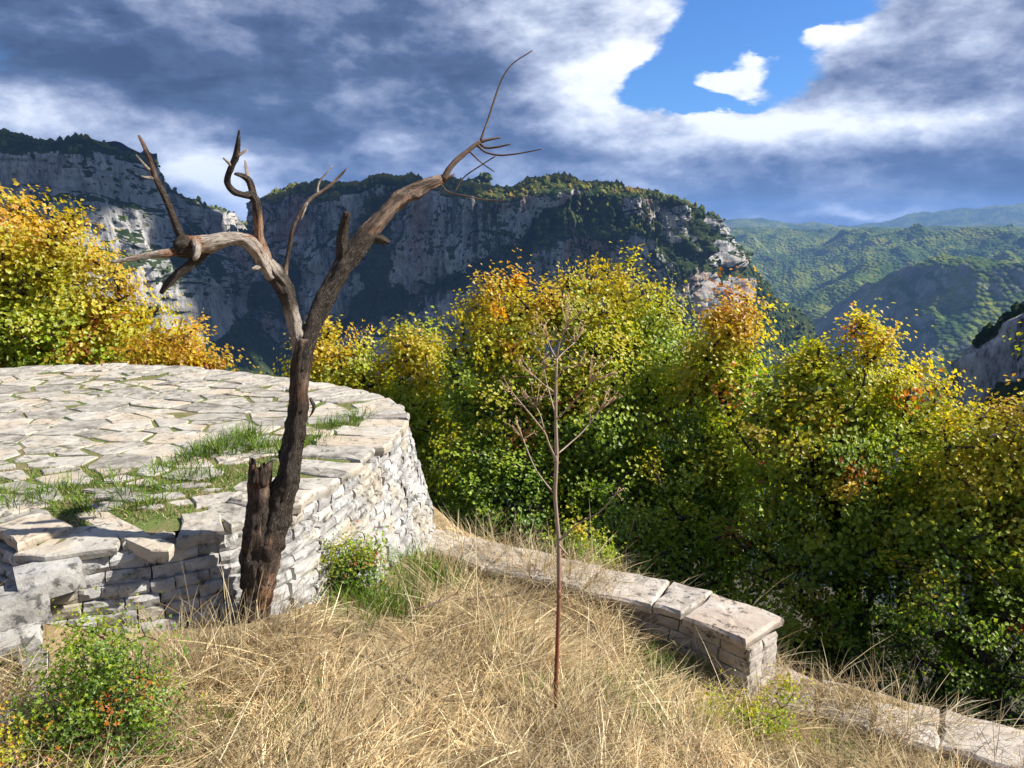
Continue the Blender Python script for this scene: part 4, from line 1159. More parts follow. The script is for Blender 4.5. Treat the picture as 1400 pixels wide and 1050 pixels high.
ustem('stalk', [(759, 1000, 4.6), (759, 978, 5), (760, 935, 5), (762, 880, 4.7), (764, 810, 4.6), (764, 770, 5.4), (764, 740, 5), (761, 705, 4.5), (759, 674, 4.4), (761, 625, 4.6), (760, 580, 3.8), (760, 539, 3.4), (761, 490, 2.8)], 12)
for q, (a, b_) in enumerate([(764, 741), (760, 627), (764, 811), (760, 934)]):
    ustem('node_ring', [(a, b_ + 5, 5.0), (a, b_, 6.4), (a, b_ - 5, 4.8)], 10)
def umbel(tip, dirv, size, n, seed, stem):
    r = np.random.default_rng(seed); ps = []
    d = np.array(dirv, float); d /= np.linalg.norm(d)
    for i in range(max(4, int(n * 0.75))):
        e = d + r.normal(0, 0.62, 3); e[2] += 0.25; e /= np.linalg.norm(e)
        L = size * r.uniform(0.7, 1.2)
        mid = tip + e * L * 0.5 + np.array([0, 0, -0.03]) * L
        end = tip + e * L
        ps.append(tube([tip, mid, end], [0.0015, 0.0012, 0.0010], 4, None))
        for j in range(3):
            f = e + r.normal(0, 0.75, 3); f /= np.linalg.norm(f); l2 = size * r.uniform(0.13, 0.26)
            ps.append(tube([end, end + f * l2], [0.0011, 0.0019], 4, None))
    o = tube_obj('umbel', ps, M_head, None); o.parent = stem; return o
UB = [([(764, 740, 4.2), (778, 726, 2.8, -.02), (797, 712, 2.4, -.05), (821, 699, 2, -.08), (843, 674, 1.6, -.1)], .035, 5),
      ([(762, 742, 4), (770, 752, 3.2, -.03), (777, 760, 1.5, -.05)], 0, 0),
      ([(757, 674, 3), (744, 658, 2.2, .03), (730, 637, 2, .06), (715, 600, 1.6, .1)], .07, 11),
      ([(760, 628, 3.6), (750, 606, 3, -.02), (745, 592, 2.6, -.03), (728, 570, 2.4, -.06), (713, 552, 2.2, -.09), (699, 535, 1.6, -.11)], .06, 10),
      ([(745, 592, 2, -.03), (739, 568, 1.8, -.02), (733, 556, 1.5, 0)], .075, 10),
      ([(762, 621, 3), (776, 609, 2.4, .04), (795, 592, 2.2, .08), (809, 575, 2, .11), (821, 560, 1.6, .13)], .075, 12),
      ([(806, 580, 1.6, .1), (807, 566, 1.3, .1)], .03, 6),
      ([(762, 572, 2.6), (778, 556, 2.1, -.06), (797, 535, 1.8, -.12), (806, 522, 1.5, -.15)], .085, 14),
      ([(759, 566, 2.6), (752, 540, 2, .04), (748, 526, 1.7, .06), (744, 505, 1.4, .08)], .06, 9),
      ([(758, 536, 2.6), (746, 528, 2.2, -.04), (730, 514, 1.8, -.09)], .075, 11),
      ([(759, 538, 2.2), (735, 545, 1.7, .05), (722, 542, 1.4, .08)], .06, 8),
      ([(761, 490, 2.4), (754, 478, 1.7, .03), (748, 462, 1.4, .05)], .075, 11),
      ([(761, 492, 2.6), (765, 470, 2.1, 0), (770, 455, 1.8, -.01), (775, 445, 1.4, -.02)], .095, 15),
      ([(761, 492, 2), (770, 482, 1.5, .04), (786, 468, 1.3, .08)], .07, 9),
      ([(760, 520, 2), (770, 505, 1.6, -.05), (790, 500, 1.3, -.1)], .065, 9)]
for q, (k, size, n) in enumerate(UB):
    st = ustem('stem', [(a[0], a[1], a[2] * 0.72, *a[3:]) for a in k], 7)
    if n:
        pts, _ = ut(k); umbel(pts[-1], pts[-1] - pts[-2], size, n, 500 + q, st)

# ------------------------------------------------------------------ living trees
LEAF = np.array([(0, 0, 0), (.52, .42, .05), (.20, .52, .02), (0, 1.0, -.08), (-.20, .52, .02), (-.52, .42, .05)])
LEAF[:, 2] += np.abs(LEAF[:, 0]) * 0.35
LEAF_T = np.array([(0, 1, 2), (0, 2, 3), (0, 3, 4), (0, 4, 5)])
LEAF4 = np.array([(0, 0, 0), (.44, .52, .14), (0, 1.0, -.06), (-.44, .52, .14)])
LEAF4_T = np.array([(0, 1, 2), (0, 2, 3)])
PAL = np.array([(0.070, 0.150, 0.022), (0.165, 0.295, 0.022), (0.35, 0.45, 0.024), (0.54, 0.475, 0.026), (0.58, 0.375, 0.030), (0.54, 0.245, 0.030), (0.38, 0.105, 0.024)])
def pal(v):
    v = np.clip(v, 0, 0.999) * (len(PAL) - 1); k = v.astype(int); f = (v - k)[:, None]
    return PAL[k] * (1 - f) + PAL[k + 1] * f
def leaves_mesh(name, cen, nrm, size, col, parent, mat, r, small=False):
    n = len(cen)
    z = nrm / (np.linalg.norm(nrm, axis=1)[:, None] + 1e-9)
    a = r.normal(size=(n, 3)); a[:, 2] -= 0.35
    y = a - z * (a * z).sum(1)[:, None]; y /= np.linalg.norm(y, axis=1)[:, None] + 1e-9
    x = np.cross(y, z)
    B = np.stack([x, y, z], 1)                                   # n,3(axis),3
    lf, lt = (LEAF4, LEAF4_T) if small else (LEAF, LEAF_T); k = len(lf)
    L = lf - np.array([0, .4, 0])
    V = cen[:, None] + np.einsum('kj,njc->nkc', L, B) * size[:, None, None]
    F = (np.arange(n)[:, None, None] * k + lt[None]).reshape(-1, 3)
    return mesh_np(name, V.reshape(-1, 3), [F], mat, parent, attrs={'col': np.repeat(col, k, 0)}, smooth=False)
def skeleton(base, heads, clumps, r, trunk_r, sk=1.0):
    """joins every leaf clump to the nearest wood, thickening downwards"""
    node = [np.array(base, float)]; par = [-1]
    for h in heads:
        prev = 0; a = node[0]; h = np.array(h, float)
        n = max(3, int(np.linalg.norm(h - a) / (0.5 * sk)))
        side = r.normal(0, 0.12 * sk, 3)
        for i in range(1, n + 1):
            f = i / n
            q = a + (h - a) * f + side * math.sin(f * math.pi) + r.normal(0, 0.05 * sk, 3) + np.array([0, 0, 0.12 * sk * math.sin(f * math.pi)])
            node.append(q); par.append(prev); prev = len(node) - 1
    top = np.array(heads[0])
    order = np.argsort(np.linalg.norm(clumps - np.mean([np.array(h) for h in heads], 0), axis=1))
    arr = np.array(node)
    ends = []
    for ci in order:
        c = clumps[ci]
        d = c - arr; D = np.linalg.norm(d, axis=1) * (1 + 0.5 * np.clip(-d[:, 2] / (np.linalg.norm(d, axis=1) + 1e-6), 0, 1))
        k = int(np.argmin(D)); a = arr[k]; dist = np.linalg.norm(c - a)
        n = max(1, int(dist / (0.38 * sk))); prev = k; new = []
        for i in range(1, n + 1):
            f = i / n
            q = a + (c - a) * f + (r.normal(0, 0.045 * sk, 3) if i < n else 0) + np.array([0, 0, 0.08 * dist * math.sin(f * math.pi)])
            new.append(q); par.append(prev); prev = len(arr) + len(new) - 1
        arr = np.vstack([arr, new]); ends.append(prev)
    n = len(arr); w = np.zeros(n); kids = [0] * n
    for i in range(n): 
        if par[i] >= 0: kids[par[i]] += 1
    for i in range(n): w[i] = 1.0 if kids[i] == 0 else 0
    for i in range(n - 1, 0, -1): w[par[i]] += w[i]
    rad = (w / w[0]) ** 0.46 * trunk_r
    rad = np.maximum(rad, 0.0045 * min(1, sk * 2))
    return arr, np.array(par), rad
def wood_mesh(name, arr, par, rad, mat, parent, seg=6):
    """one tapering piece per bone"""
    i = np.arange(1, len(arr)); a, b = arr[par[i]], arr[i]; ra, rb = np.minimum(rad[par[i]], rad[i] * 1.35), rad[i]
    t = b - a; L = np.linalg.norm(t, axis=1)[:, None] + 1e-9; t = t / L
    h = np.where(np.abs(t[:, 2:3]) < 0.9, np.array([[0, 0, 1.0]]), np.array([[1.0, 0, 0]]))
    u = np.cross(t, h); u /= np.linalg.norm(u, axis=1)[:, None]; w = np.cross(t, u)
    th = np.linspace(0, 2 * math.pi, seg, endpoint=False)
    ring = u[:, None] * np.cos(th)[None, :, None] + w[:, None] * np.sin(th)[None, :, None]
    A = (a - t * ra[:, None] * 0.3)[:, None] + ring * ra[:, None, None]; Bq = b[:, None] + ring * rb[:, None, None]
    V = np.concatenate([A, Bq], 1)
    j = np.arange(seg); j2 = (j + 1) % seg
    f = np.stack([j, j2, seg + j2, seg + j], 1)
    F = (np.arange(len(i))[:, None, None] * 2 * seg + f[None]).reshape(-1, 4)
    tc = V.reshape(-1, 3) * np.array([1, 1, 0.35])
    return mesh_np(name, V.reshape(-1, 3), [F], mat, parent, attrs={'v_tc': tc})
def tree(name, label, cat, Y, lobes, base_px, heads_px, nclump, per, leaf, tone, seed, trunk_r=0.10, spread=0.17, group=None, shell=0.5, zbase=None, mat=None, red=0.02, sk=1.0):
    """lobes: (px, py, rx px, ry px, depth offset m)"""
    r = np.random.default_rng(seed)
    if sk == 1.0: per, leaf = int(per * 1.5), leaf * 0.84
    lb = []
    for (px, py, rx, ry, dy) in lobes:
        c = P(px, py + (14 if sk == 1.0 else 0), Y + dy); k = np.linalg.norm(c) / FPX
        lb.append((c, np.array([rx * k, (rx + ry) * 0.5 * k * 0.95, ry * k])))
    vol = np.array([np.prod(l[1]) ** 0.72 for l in lb]); pick = r.choice(len(lb), nclump, p=vol / vol.sum())
    d = r.normal(size=(nclump, 3)); d /= np.linalg.norm(d, axis=1)[:, None]
    rr = shell + (1 - shell) * r.random(nclump) ** 0.6
    cl = np.array([lb[k][0] for k in pick]) + d * rr[:, None] * np.array([lb[k][1] for k in pick]) * (1 + 0.10 * r.normal(size=(nclump, 1)))
    up = (d[:, 2] > 0.15) & (rr > 0.75) & (r.random(nclump) < 0.55)
    cl = cl + np.where(up[:, None], (d * np.array([0.7, 0.7, 0.5]) + np.array([0, 0, 0.6])) * r.uniform(0.0, 0.20, (nclump, 1)) * sk * Y / 11 * (1 if sk == 1 else 3), 0)
    bx = P(base_px[0], base_px[1], Y + base_px[2])
    bz = float(gz(np.array(bx[0]), np.array(bx[1]))) - 0.1 if zbase is None else zbase
    base = np.array([bx[0], bx[1], bz])
    cl[:, 2] = np.maximum(cl[:, 2], bz + 0.15 * sk)
    heads = [P(h[0], h[1], Y + h[2]) for h in heads_px]
    root = empty(name, tuple(base)); tag(root, label, cat, group)
    inv = Matrix.Translation(-Vector(base))
    arr, par, rad = skeleton(base, heads, cl, r, trunk_r, sk)
    under(wood_mesh('trunk', arr, par, rad, M_bark, None), inv, root)
    n = nclump * per
    ci = np.repeat(np.arange(nclump), per)
    sp = spread * r.uniform(0.6, 1.35, nclump)[ci]
    ax = d * 0.6 + np.array([0, 0, 0.55]) + r.normal(0, 0.45, (nclump, 3)); ax /= np.linalg.norm(ax, axis=1)[:, None]
    off = r.normal(size=(n, 3)) * np.array([1, 1, 0.75]) * sp[:, None] * 0.78 + ax[ci] * (r.normal(0, 0.85, n) * sp)[:, None]
    cen = cl[ci] + off
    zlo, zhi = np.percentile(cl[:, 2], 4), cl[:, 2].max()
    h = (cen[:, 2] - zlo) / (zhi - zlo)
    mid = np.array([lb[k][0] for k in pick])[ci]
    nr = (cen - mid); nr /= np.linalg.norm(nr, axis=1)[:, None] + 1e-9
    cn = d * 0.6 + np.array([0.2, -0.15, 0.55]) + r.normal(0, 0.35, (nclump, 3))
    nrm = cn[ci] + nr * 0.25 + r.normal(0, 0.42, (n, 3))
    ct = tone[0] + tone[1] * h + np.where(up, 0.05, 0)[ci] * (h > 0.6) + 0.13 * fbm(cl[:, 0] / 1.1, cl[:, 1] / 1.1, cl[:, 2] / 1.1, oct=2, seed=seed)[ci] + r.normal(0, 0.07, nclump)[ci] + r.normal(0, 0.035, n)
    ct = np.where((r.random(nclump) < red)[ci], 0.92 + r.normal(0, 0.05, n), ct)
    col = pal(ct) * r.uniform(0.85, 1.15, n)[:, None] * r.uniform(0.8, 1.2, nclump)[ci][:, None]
    size = leaf * r.uniform(0.65, 1.3, n)
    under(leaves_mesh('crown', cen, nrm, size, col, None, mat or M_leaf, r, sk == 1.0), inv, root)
    return root
GW = 'trees below the parapet wall'
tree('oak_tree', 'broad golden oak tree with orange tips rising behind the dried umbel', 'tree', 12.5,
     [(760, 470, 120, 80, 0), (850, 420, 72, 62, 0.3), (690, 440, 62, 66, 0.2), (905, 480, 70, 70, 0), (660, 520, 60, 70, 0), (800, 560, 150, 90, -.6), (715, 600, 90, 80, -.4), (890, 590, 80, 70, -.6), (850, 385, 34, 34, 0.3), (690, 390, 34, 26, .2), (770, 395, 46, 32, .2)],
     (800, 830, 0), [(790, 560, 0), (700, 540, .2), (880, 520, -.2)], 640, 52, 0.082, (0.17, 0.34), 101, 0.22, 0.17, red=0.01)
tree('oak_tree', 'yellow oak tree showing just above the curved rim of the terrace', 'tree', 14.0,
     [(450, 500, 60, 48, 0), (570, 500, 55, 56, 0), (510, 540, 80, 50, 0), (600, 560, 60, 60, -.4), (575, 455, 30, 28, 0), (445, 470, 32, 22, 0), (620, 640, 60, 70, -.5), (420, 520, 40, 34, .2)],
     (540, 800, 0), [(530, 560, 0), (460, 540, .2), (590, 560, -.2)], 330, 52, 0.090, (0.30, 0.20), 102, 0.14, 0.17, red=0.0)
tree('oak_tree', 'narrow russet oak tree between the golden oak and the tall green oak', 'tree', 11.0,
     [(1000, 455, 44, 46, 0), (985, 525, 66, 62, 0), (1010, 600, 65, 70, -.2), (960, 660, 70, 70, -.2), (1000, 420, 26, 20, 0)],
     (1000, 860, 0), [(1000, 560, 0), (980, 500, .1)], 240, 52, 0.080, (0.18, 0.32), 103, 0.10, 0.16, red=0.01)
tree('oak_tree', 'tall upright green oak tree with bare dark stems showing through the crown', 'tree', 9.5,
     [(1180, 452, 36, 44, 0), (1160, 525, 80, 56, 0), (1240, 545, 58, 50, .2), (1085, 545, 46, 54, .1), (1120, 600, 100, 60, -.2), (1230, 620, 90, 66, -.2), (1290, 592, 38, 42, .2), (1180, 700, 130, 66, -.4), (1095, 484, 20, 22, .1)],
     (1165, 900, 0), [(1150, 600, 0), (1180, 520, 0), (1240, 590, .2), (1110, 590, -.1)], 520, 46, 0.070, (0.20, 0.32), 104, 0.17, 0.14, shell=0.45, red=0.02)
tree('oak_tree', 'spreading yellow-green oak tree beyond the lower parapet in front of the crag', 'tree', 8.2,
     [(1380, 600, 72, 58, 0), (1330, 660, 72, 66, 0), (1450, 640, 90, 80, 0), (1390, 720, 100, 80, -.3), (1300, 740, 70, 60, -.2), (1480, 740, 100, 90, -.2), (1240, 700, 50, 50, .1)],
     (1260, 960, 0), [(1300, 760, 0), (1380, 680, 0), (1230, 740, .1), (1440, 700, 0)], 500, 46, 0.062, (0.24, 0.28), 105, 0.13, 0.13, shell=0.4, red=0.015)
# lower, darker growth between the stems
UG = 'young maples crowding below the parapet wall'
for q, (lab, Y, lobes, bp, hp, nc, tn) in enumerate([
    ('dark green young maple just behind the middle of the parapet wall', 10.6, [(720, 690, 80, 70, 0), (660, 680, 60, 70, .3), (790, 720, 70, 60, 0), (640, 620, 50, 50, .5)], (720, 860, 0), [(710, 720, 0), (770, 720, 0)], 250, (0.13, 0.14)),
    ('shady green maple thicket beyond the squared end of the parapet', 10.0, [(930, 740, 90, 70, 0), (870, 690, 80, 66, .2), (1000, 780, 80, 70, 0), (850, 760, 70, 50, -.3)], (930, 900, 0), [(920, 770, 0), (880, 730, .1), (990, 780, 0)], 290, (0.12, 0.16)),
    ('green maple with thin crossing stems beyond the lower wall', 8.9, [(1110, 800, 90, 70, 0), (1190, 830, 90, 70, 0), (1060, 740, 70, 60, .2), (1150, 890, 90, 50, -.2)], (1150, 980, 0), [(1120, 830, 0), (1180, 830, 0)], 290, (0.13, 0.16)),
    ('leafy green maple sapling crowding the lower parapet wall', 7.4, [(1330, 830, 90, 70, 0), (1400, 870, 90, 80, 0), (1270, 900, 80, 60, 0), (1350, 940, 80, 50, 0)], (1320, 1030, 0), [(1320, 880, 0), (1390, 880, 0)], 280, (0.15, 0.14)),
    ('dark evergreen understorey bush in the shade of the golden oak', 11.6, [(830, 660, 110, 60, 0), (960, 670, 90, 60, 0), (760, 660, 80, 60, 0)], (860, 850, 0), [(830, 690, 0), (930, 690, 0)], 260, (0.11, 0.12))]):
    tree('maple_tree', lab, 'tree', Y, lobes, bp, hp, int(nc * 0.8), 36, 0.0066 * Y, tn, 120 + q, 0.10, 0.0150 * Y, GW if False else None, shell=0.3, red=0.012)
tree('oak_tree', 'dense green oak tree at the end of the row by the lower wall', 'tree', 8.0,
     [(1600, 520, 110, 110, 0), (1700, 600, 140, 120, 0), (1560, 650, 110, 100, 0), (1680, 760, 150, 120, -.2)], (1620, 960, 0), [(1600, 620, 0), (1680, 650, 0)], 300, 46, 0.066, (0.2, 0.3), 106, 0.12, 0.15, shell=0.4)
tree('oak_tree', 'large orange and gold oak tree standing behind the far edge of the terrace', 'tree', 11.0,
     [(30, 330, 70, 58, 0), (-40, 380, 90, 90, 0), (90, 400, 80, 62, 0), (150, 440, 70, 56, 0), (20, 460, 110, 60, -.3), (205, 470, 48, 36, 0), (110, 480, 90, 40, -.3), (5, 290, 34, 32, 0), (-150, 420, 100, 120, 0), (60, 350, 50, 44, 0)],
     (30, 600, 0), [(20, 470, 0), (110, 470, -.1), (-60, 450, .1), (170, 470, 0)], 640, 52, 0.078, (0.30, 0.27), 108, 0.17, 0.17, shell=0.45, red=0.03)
tree('oak_bush', 'small orange oak bush at the far corner of the terrace', 'bush', 9.6,
     [(250, 475, 36, 28, 0), (280, 490, 24, 18, 0), (215, 492, 34, 22, 0)], (240, 560, 0), [(245, 500, 0), (270, 500, 0)], 90, 46, 0.066, (0.5, 0.2), 109, 0.05, 0.11, shell=0.3, red=0.08)

# ------------------------------------------------------------------ grass
def blades(name, roots, az, length, lean, width, col, droop, label, cat='grass', wob=0.15, floor=True):
    """arching strips; lean 0 upright .. 1 flat"""
    n = len(roots); K = 5
    t = np.linspace(0, 1, K)
    hd = np.stack([np.cos(az), np.sin(az)], 1)
    kink = rng.normal(0, wob, (n, 2))
    out = lean[:, None] * (t[None] + droop[:, None] * t[None] ** 2) / (1 + droop[:, None])
    up = np.sqrt(np.clip(1 - lean ** 2, 0.01, 1))[:, None] * t[None] - droop[:, None] * 0.55 * t[None] ** 2
    X = roots[:, 0:1] + length[:, None] * (hd[:, 0:1] * out + kink[:, 0:1] * t[None] ** 2)
    Y = roots[:, 1:2] + length[:, None] * (hd[:, 1:2] * out + kink[:, 1:2] * t[None] ** 2)
    Z = roots[:, 2:3] + length[:, None] * up
    if floor:
        g = gz(X, Y); inside = signed_out(X, Y) < 0.02
        Z = np.where(inside, np.maximum(Z, g + 0.006 + 0.03 * rng.random((n, 1)) * t[None]), Z)
    c = np.stack([X, Y, Z], -1)
    sd = np.stack([-hd[:, 1], hd[:, 0], rng.normal(0, 0.5, n)], 1); sd /= np.linalg.norm(sd, axis=1)[:, None]
    wd = width[:, None] * np.array([0.9, 1.0, 0.85, 0.6, 0.0])[None] * 0.5
    A = c + sd[:, None] * wd[..., None]; B = c - sd[:, None] * wd[..., None]
    V = np.concatenate([A[:, :4], B[:, :4], c[:, 4:5]], 1)             # 9 verts
    q = np.array([(i, i + 1, 5 + i, 4 + i) for i in range(3)]); tr = np.array([(3, 8, 7)])
    o9 = np.arange(n)[:, None, None] * 9
    o = mesh_np(name, V.reshape(-1, 3), [(o9 + q).reshape(-1, 4), (o9 + tr).reshape(-1, 3)], M_grass, attrs={'col': np.repeat(col, 9, 0)}, smooth=True)
    return tag(o, label, cat, kind='stuff')
terr_poly = np.array([tuple(p) for p in (rimc + rN * 0.30)[::6]])
def in_terrace(x, y):
    c = np.zeros(x.shape, bool); n = len(terr_poly)
    for i in range(n):
        (x1, y1), (x2, y2) = terr_poly[i], terr_poly[i - 1]
        if y1 == y2: continue
        c ^= ((y1 > y) != (y2 > y)) & (x < (x2 - x1) * (y - y1) / (y2 - y1) + x1)
    return c
def court_points(n, dens=None, lo=-0.02, front=1.25):
    out = []
    while sum(len(o) for o in out) < n:
        y = 1.0 + 4.0 * rng.random(n * 2) ** 0.9; x = (rng.random(n * 2) * 2 - 1) * (0.72 * y + 0.9)
        k = (signed_out(x, y) < lo) & ~in_terrace(x, y) & (y > front - 0.5)
        x, y = x[k], y[k]
        if dens is not None:
            k = rng.random(len(x)) < dens(x, y); x, y = x[k], y[k]
        out.append(np.stack([x, y], 1))
    q = np.vstack(out)[:n]
    return np.c_[q, gz(q[:, 0], q[:, 1])]
STRAW = np.array([(0.27, 0.195, 0.105), (0.44, 0.345, 0.195), (0.55, 0.455, 0.28), (0.66, 0.575, 0.40), (0.36, 0.24, 0.125)])
def straw(n):
    k = rng.choice(5, n, p=[.17, .3, .28, .15, .10]); return STRAW[k] * rng.uniform(0.8, 1.35, (n, 1)) * np.array([[1.0, 0.99, 0.95]])
def green(n): return np.array([(0.085, 0.17, 0.022)]) * rng.uniform(0.6, 1.5, (n, 1)) + np.array([(0.10, 0.06, 0.0)]) * rng.random((n, 1)) ** 2
def flow(p): return 0.45 + 1.5 * fbm(p[:, 0] * 0.8, p[:, 1] * 0.8, oct=2, seed=91) + 0.55 * fbm(p[:, 0] * 3, p[:, 1] * 3, oct=2, seed=93)
def tuftn(x, y): return np.clip(0.25 + 0.9 * fbm(x * 2.4, y * 2.4, oct=3, seed=95), 0.03, 1) * np.clip((np.hypot(x - 1.0, (y - 3.42)) - 0.15) / 0.4, 0.05, 1)
GREEN = []
for px, py, z, k in [(610, 815, -2.0, .9), (545, 870, -1.92, .9), (500, 850, -1.88, .8), (575, 810, -1.96, .9), (980, 930, -2.3, .6), (820, 960, -2.1, .5), (740, 960, -2.0, .4), (590, 800, -1.98, 1.2), (570, 780, -1.95, .9), (520, 855, -1.9, 1.1), (550, 845, -1.92, .9), (490, 865, -1.88, .7), (480, 905, -1.88, .5), (700, 905, -2.0, .35), (900, 910, -2.2, .8), (930, 915, -2.22, .7), (860, 935, -2.15, .5), (880, 960, -2.18, .5), (890, 1010, -2.15, .6), (1010, 980, -2.28, .6), (1150, 1040, -2.4, .7), (330, 1010, -1.7, .4), (420, 1030, -1.8, .4), (20, 915, -1.6, .5), (640, 800, -2.0, .7)]:
    g_ = G(px, py, z); GREEN.append((g_[0], g_[1], k))
def thin(p):
    keep = np.ones(len(p), bool)
    for x, y, k in GREEN: keep &= ~((np.hypot(p[:, 0] - x, p[:, 1] - y) < 0.15 * k) & (rng.random(len(p)) < 0.75))
    return p[keep]
def locks(p, nl, seed):
    """each lock of grass shares a direction, a tone and a length"""
    c = court_points(nl)[:, :2]; id_ = np.zeros(len(p), int)
    for k in range(0, len(p), 4000):
        q = p[k:k + 4000, :2] + rng.normal(0, 0.035, (len(p[k:k + 4000]), 2))
        id_[k:k + 4000] = np.argmin(((q[:, None] - c[None]) ** 2).sum(-1), 1)
    a = flow(np.c_[c, c[:, :1]]) + rng.normal(0, 0.75, nl) + np.where(rng.random(nl) < 0.3, math.pi, 0)
    return id_, a[id_], rng.uniform(0.45, 1.3, nl)[id_], rng.uniform(0.6, 1.35, nl)[id_], rng.random(nl)[id_]
p = thin(court_points(42000))
n = len(p)
_, a, tone, ln, h = locks(p, 420, 1)
blades('dry_grass', p, a + rng.normal(0, 0.75, n), rng.uniform(0.09, 0.36, n) * ln, np.clip(rng.uniform(0.78, 0.995, n) - 0.08 * h, 0, 1), rng.uniform(0.0016, 0.0040, n), straw(n) * tone[:, None] * rng.choice([0.7, 1.2, 1.4], n, p=[.22, .48, .30])[:, None], rng.uniform(0.1, 0.6, n), 'flattened tangle of straw-coloured dry grass in front of the parapet')
p = thin(court_points(8000, tuftn))
n = len(p)
_, a, tone, ln, h = locks(p, 260, 2)
blades('standing_dry_grass', p, a + rng.normal(0, 0.8, n), rng.uniform(0.12, 0.38, n) * ln * (0.5 + 0.8 * tuftn(p[:, 0], p[:, 1])), np.clip(rng.uniform(0.2, 0.6, n) + 0.35 * h, 0, 0.95), rng.uniform(0.0016, 0.0036, n), straw(n) * tone[:, None] * 1.25, rng.uniform(0.2, 0.75, n), 'arching tufts of straw-coloured dry grass standing over the flattened grass')
# denser tufts: by the dead tree, along the bastion foot, over the parapet, on the lower wall
def tuft_at(spots, per, rad, L, colf, wid=(0.0018, 0.0036), lean=(0.1, 0.75), dr=(0.15, 0.7)):
    P_, A_, L_ = [], [], []
    for (x, y, k) in spots:
        m = int(per * k); a = rng.uniform(0, 6.28, m); q = rng.normal(0, rad, (m, 2))
        P_.append(np.c_[x + q[:, 0], y + q[:, 1]]); A_.append(np.arctan2(q[:, 1], q[:, 0]) + rng.normal(0, 0.6, m)); L_.append(rng.uniform(L[0], L[1], m) * (0.7 + 0.5 * k))
    q = np.vstack(P_); q = np.c_[q, gz(q[:, 0], q[:, 1])]; m = len(q)
    return q, np.concatenate(A_), np.concatenate(L_), rng.uniform(*lean, m), rng.uniform(*wid, m), colf(m), rng.uniform(*dr, m)
sp = []
for px, py, z, k in [(330, 880, -1.6, 1.2), (300, 850, -1.6, .8), (390, 850, -1.65, .8), (640, 770, -2.05, 1.1), (690, 775, -2.06, 1.2), (610, 790, -2.0, .9), (740, 800, -2.08, 1), (790, 830, -2.1, .9), (560, 800, -1.95, .8), (850, 860, -2.15, .6), (1120, 985, -2.4, .55), (1180, 1000, -2.42, .55), (1060, 1000, -2.3, .8), (1230, 1010, -2.44, .55), (980, 1020, -2.2, .7), (250, 980, -1.7, .9), (330, 960, -1.7, .9), (420, 920, -1.75, .6), (600, 1000, -1.95, .5), (800, 1000, -2.05, .6), (160, 1020, -1.6, .6), (480, 800, -1.85, .8), (520, 770, -1.9, .9), (700, 740, -2.1, .7), (830, 800, -2.1, .7), (800, 805, -2.1, .8), (770, 795, -2.08, .8), (870, 835, -2.15, .5), (720, 790, -2.06, .9), (1150, 985, -2.42, .7), (1210, 1000, -2.44, .6), (1260, 1015, -2.44, .6)]:
    g_ = G(px, py, z); sp.append((g_[0], g_[1], k))
q = tuft_at(sp, 120, 0.10, (0.12, 0.34), straw)
keep = (signed_out(q[0][:, 0], q[0][:, 1]) < 0.0) & ~in_terrace(q[0][:, 0], q[0][:, 1])
q = [a[keep] for a in q]
blades('grass_tufts', q[0], q[1], q[2], q[3], q[4], q[5], q[6], 'upright tufts of dry grass round the dead tree and along the parapet')
# long single stalks with bent tips
p = court_points(260, tuftn); n = 260
blades('grass_stalks', p, flow(p) + rng.normal(0, 1.0, n), rng.uniform(0.4, 0.75, n), rng.uniform(0.3, 0.85, n), rng.uniform(0.0022, 0.0032, n), straw(n) * 1.1, rng.uniform(0.1, 0.5, n), 'long single dry grass stalks leaning over the dry grass', wob=0.06)
# fresh green in the hollow
q = tuft_at(GREEN, 150, 0.085, (0.06, 0.16), green, (0.003, 0.0055), (0.1, 0.7), (0.1, 0.5))
blades('green_grass', *q, 'fresh green grass shoots in the hollow among the dry grass')

# grass in the joints of the paving
def joint_grass():
    inn = [tuple(a) for a in (rimc - rN * 0.12)[::6]]
    cen = np.array([(np.mean([a[0] for a in f]), np.mean([a[1] for a in f])) for f in FLAGS])
    pts = []; tr = 0
    while len(pts) < 12000 and tr < 150000:
        tr += 1
        x, y = random.uniform(-5.6, -0.8), random.uniform(2.9, 6.9)
        di = np.min(np.hypot(rimc[::4, 0] - x, rimc[::4, 1] - y))
        if random.random() > 0.50 + 0.5 * math.exp(-((di - 0.5) / 0.25) ** 2): continue
        d = (cen[:, 0] - x) ** 2 + (cen[:, 1] - y) ** 2
        if any(in_poly(x, y, FLAGS[k]) for k in np.argpartition(d, 5)[:5]): continue
        if not in_poly(x, y, inn): continue
        pts.append((x, y, TZ - 0.02))
    return np.array(pts)
p = joint_grass()
q = rng.uniform((-2.6, 3.0), (-0.9, 4.6), (40000, 2)); dq = np.min(np.hypot(q[:, None, 0] - rimc[None, ::6, 0], q[:, None, 1] - rimc[None, ::6, 1]), 1)
q = q[(dq > 0.24) & (dq < 0.72)]; q = np.array([a for a in q[:9000] if in_poly(a[0], a[1], [tuple(k) for k in rimc[::12]]) and not any(in_poly(a[0], a[1], f) for f in FLAGS if abs(f[0][0] - a[0]) < 0.8 and abs(f[0][1] - a[1]) < 0.8)])
p = np.vstack([p, np.c_[q, np.full(len(q), TZ - 0.012)]]); n = len(p)
gcol = green(n) * 0.9; dry = rng.random(n) < 0.30; gcol[dry] = straw(int(dry.sum())) * 0.9
blades('joint_grass', p, rng.uniform(0, 6.28, n), rng.uniform(0.015, 0.04, n), rng.uniform(0.2, 0.9, n), rng.uniform(0.003, 0.006, n), gcol, rng.uniform(0.1, 0.5, n), 'short green grass and moss in the joints of the terrace paving', floor=False)
sp = []
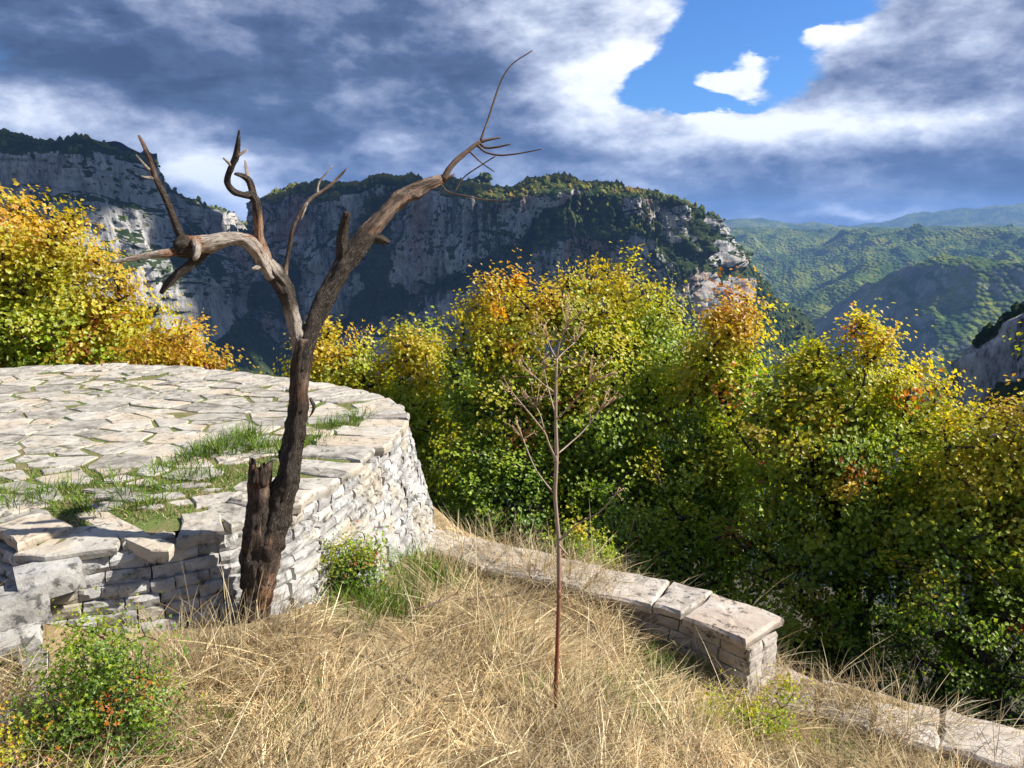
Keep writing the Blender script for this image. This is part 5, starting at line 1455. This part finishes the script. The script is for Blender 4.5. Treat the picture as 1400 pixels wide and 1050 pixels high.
for px, py, k in [(200, 690, .7), (180, 670, .8), (225, 668, .7), (250, 655, .8), (130, 700, .5), (290, 650, .5), (335, 598, 1.2), (325, 602, .9), (345, 600, .9), (300, 615, 1.3), (280, 620, 1.1), (262, 627, 1.0), (318, 618, .9), (355, 613, 1), (370, 612, .9), (383, 620, .8), (450, 585, .8), (470, 580, .7), (430, 605, .6), (490, 570, .9), (155, 655, .7), (60, 680, .8), (20, 690, .9), (5, 682, .8), (90, 668, .6), (110, 690, .6), (240, 640, .6), (440, 600, .5), (210, 645, .5)]:
    g_ = G(px, py, TZ); sp.append((g_[0], g_[1], k))
q = list(tuft_at(sp, 110, 0.05, (0.05, 0.13), green, (0.003, 0.006), (0.15, 0.85), (0.1, 0.6))); q[0][:, 2] = TZ - 0.015
blades('terrace_grass', *q, 'lush green grass tufts along the strip behind the terrace edge', floor=False)

# ------------------------------------------------------------------ low shrubs
PAL_S = PAL
tree('shrub', 'leafy green shrub with reddish tips in front of the broken wall end', 'shrub', 2.15,
     [(150, 900, 62, 50, .05), (130, 960, 80, 60, 0), (180, 985, 60, 50, 0), (90, 1000, 60, 50, -.05), (110, 870, 40, 34, .1)], (140, 1060, 0), [(140, 950, 0), (170, 930, 0), (110, 940, 0), (130, 900, .05)], 290, 24, 0.0135, (0.08, 0.20), 141, 0.012, 0.042, shell=0.1, sk=0.14, red=0.04)
tree('shrub', 'sprawling green and russet shrub at the foot of the rubble heap', 'shrub', 1.95,
     [(10, 1030, 50, 26, 0), (50, 1060, 60, 30, 0)], (20, 1100, 0), [(20, 1030, 0), (60, 1040, 0)], 60, 24, 0.0135, (0.14, 0.30), 142, 0.010, 0.040, shell=0.2, sk=0.13, red=0.12)
tree('shrub', 'small twiggy green shrub growing against the curved terrace wall', 'shrub', 3.5,
     [(478, 770, 34, 34, 0), (495, 755, 30, 24, .05), (465, 795, 30, 22, 0), (505, 785, 26, 22, 0)], (480, 830, 0), [(480, 780, 0), (495, 770, 0)], 120, 18, 0.017, (0.12, 0.14), 143, 0.010, 0.042, shell=0.2, sk=0.15, red=0.06)
tree('shrub', 'low bright green weed below the squared end of the parapet', 'weed', 3.15,
     [(1010, 975, 50, 26, 0), (1060, 985, 44, 24, 0), (1080, 945, 24, 20, .1), (960, 990, 40, 20, 0)], (1030, 1010, 0), [(1020, 985, 0), (1060, 980, 0)], 80, 14, 0.019, (0.28, 0.12), 144, 0.006, 0.045, shell=0.1, sk=0.13, red=0.0)
tree('shrub', 'pale green bush just beyond the parapet behind the dried umbel', 'shrub', 5.0,
     [(790, 745, 36, 22, 0), (815, 765, 30, 18, 0)], (800, 800, 0), [(800, 760, 0), (790, 755, 0)], 70, 26, 0.030, (0.28, 0.12), 145, 0.012, 0.05, shell=0.2, sk=0.2, red=0.0)

# ------------------------------------------------------------------ loose stones and twigs
for q, (px, py, z, w, h, lab) in enumerate([(28, 925, -1.58, .13, .06, 'white weathered stone lying below the cream block'), (70, 932, -1.58, .10, .05, 'small pale stone beside the leafy green shrub'), (45, 955, -1.58, .08, .05, 'rounded pale stone among the rubble by the shrub'),
        (18, 985, -1.57, .10, .05, 'flat pale stone under the sprawling russet shrub'), (66, 990, -1.57, .07, .04, 'little white stone between the two leafy shrubs'), (560, 752, -2.0, .16, .07, 'pale flat stone half buried at the foot of the terrace wall'), (545, 775, -1.95, .07, .04, 'small cream stone in the hollow by the terrace wall')]):
    g_ = G(px, py, z); o = link(bpy.data.objects.new('loose_stone', ROCKS_C[q % 8] if q % 2 else ROCKS_B[q % 6]))
    gg = float(gz(np.array(g_[0]), np.array(g_[1]))); o.location = (g_[0], g_[1], gg + h * 0.3); o.scale = (w, w * .7, h); o.rotation_euler = (random.uniform(-.3, .3), random.uniform(-.3, .3), random.uniform(0, 6))
    tag(o, lab, 'stone', 'loose stones in the grass')
for q, (k, lab) in enumerate([([(640, 880, -1.99), (665, 860, -1.98), (690, 835, -1.97), (712, 808, -1.95)], 'dark bare twig leaning up out of the dry grass'), ([(570, 890, -1.94), (600, 872, -1.93), (625, 850, -1.92), (632, 842, -1.91)], 'short dark twig lying in the flattened grass')]):
    pts = [G(*a) for a in k]
    for a in pts: a[2] = float(gz(np.array(a[0]), np.array(a[1]))) + 0.09
    tag(tube_obj('fallen_twig', [tube(pts, [0.006, 0.005, 0.004, 0.003], 7, 0.02, 0.2, 3 + q)] + [tube([pts[j] , pts[j] + np.array([random.uniform(-.05, .05), 0.01, random.uniform(.02, .06)])], [0.003, 0.0015], 5, None) for j in (1, 2, 2)], M_barky, None), lab, 'twig')
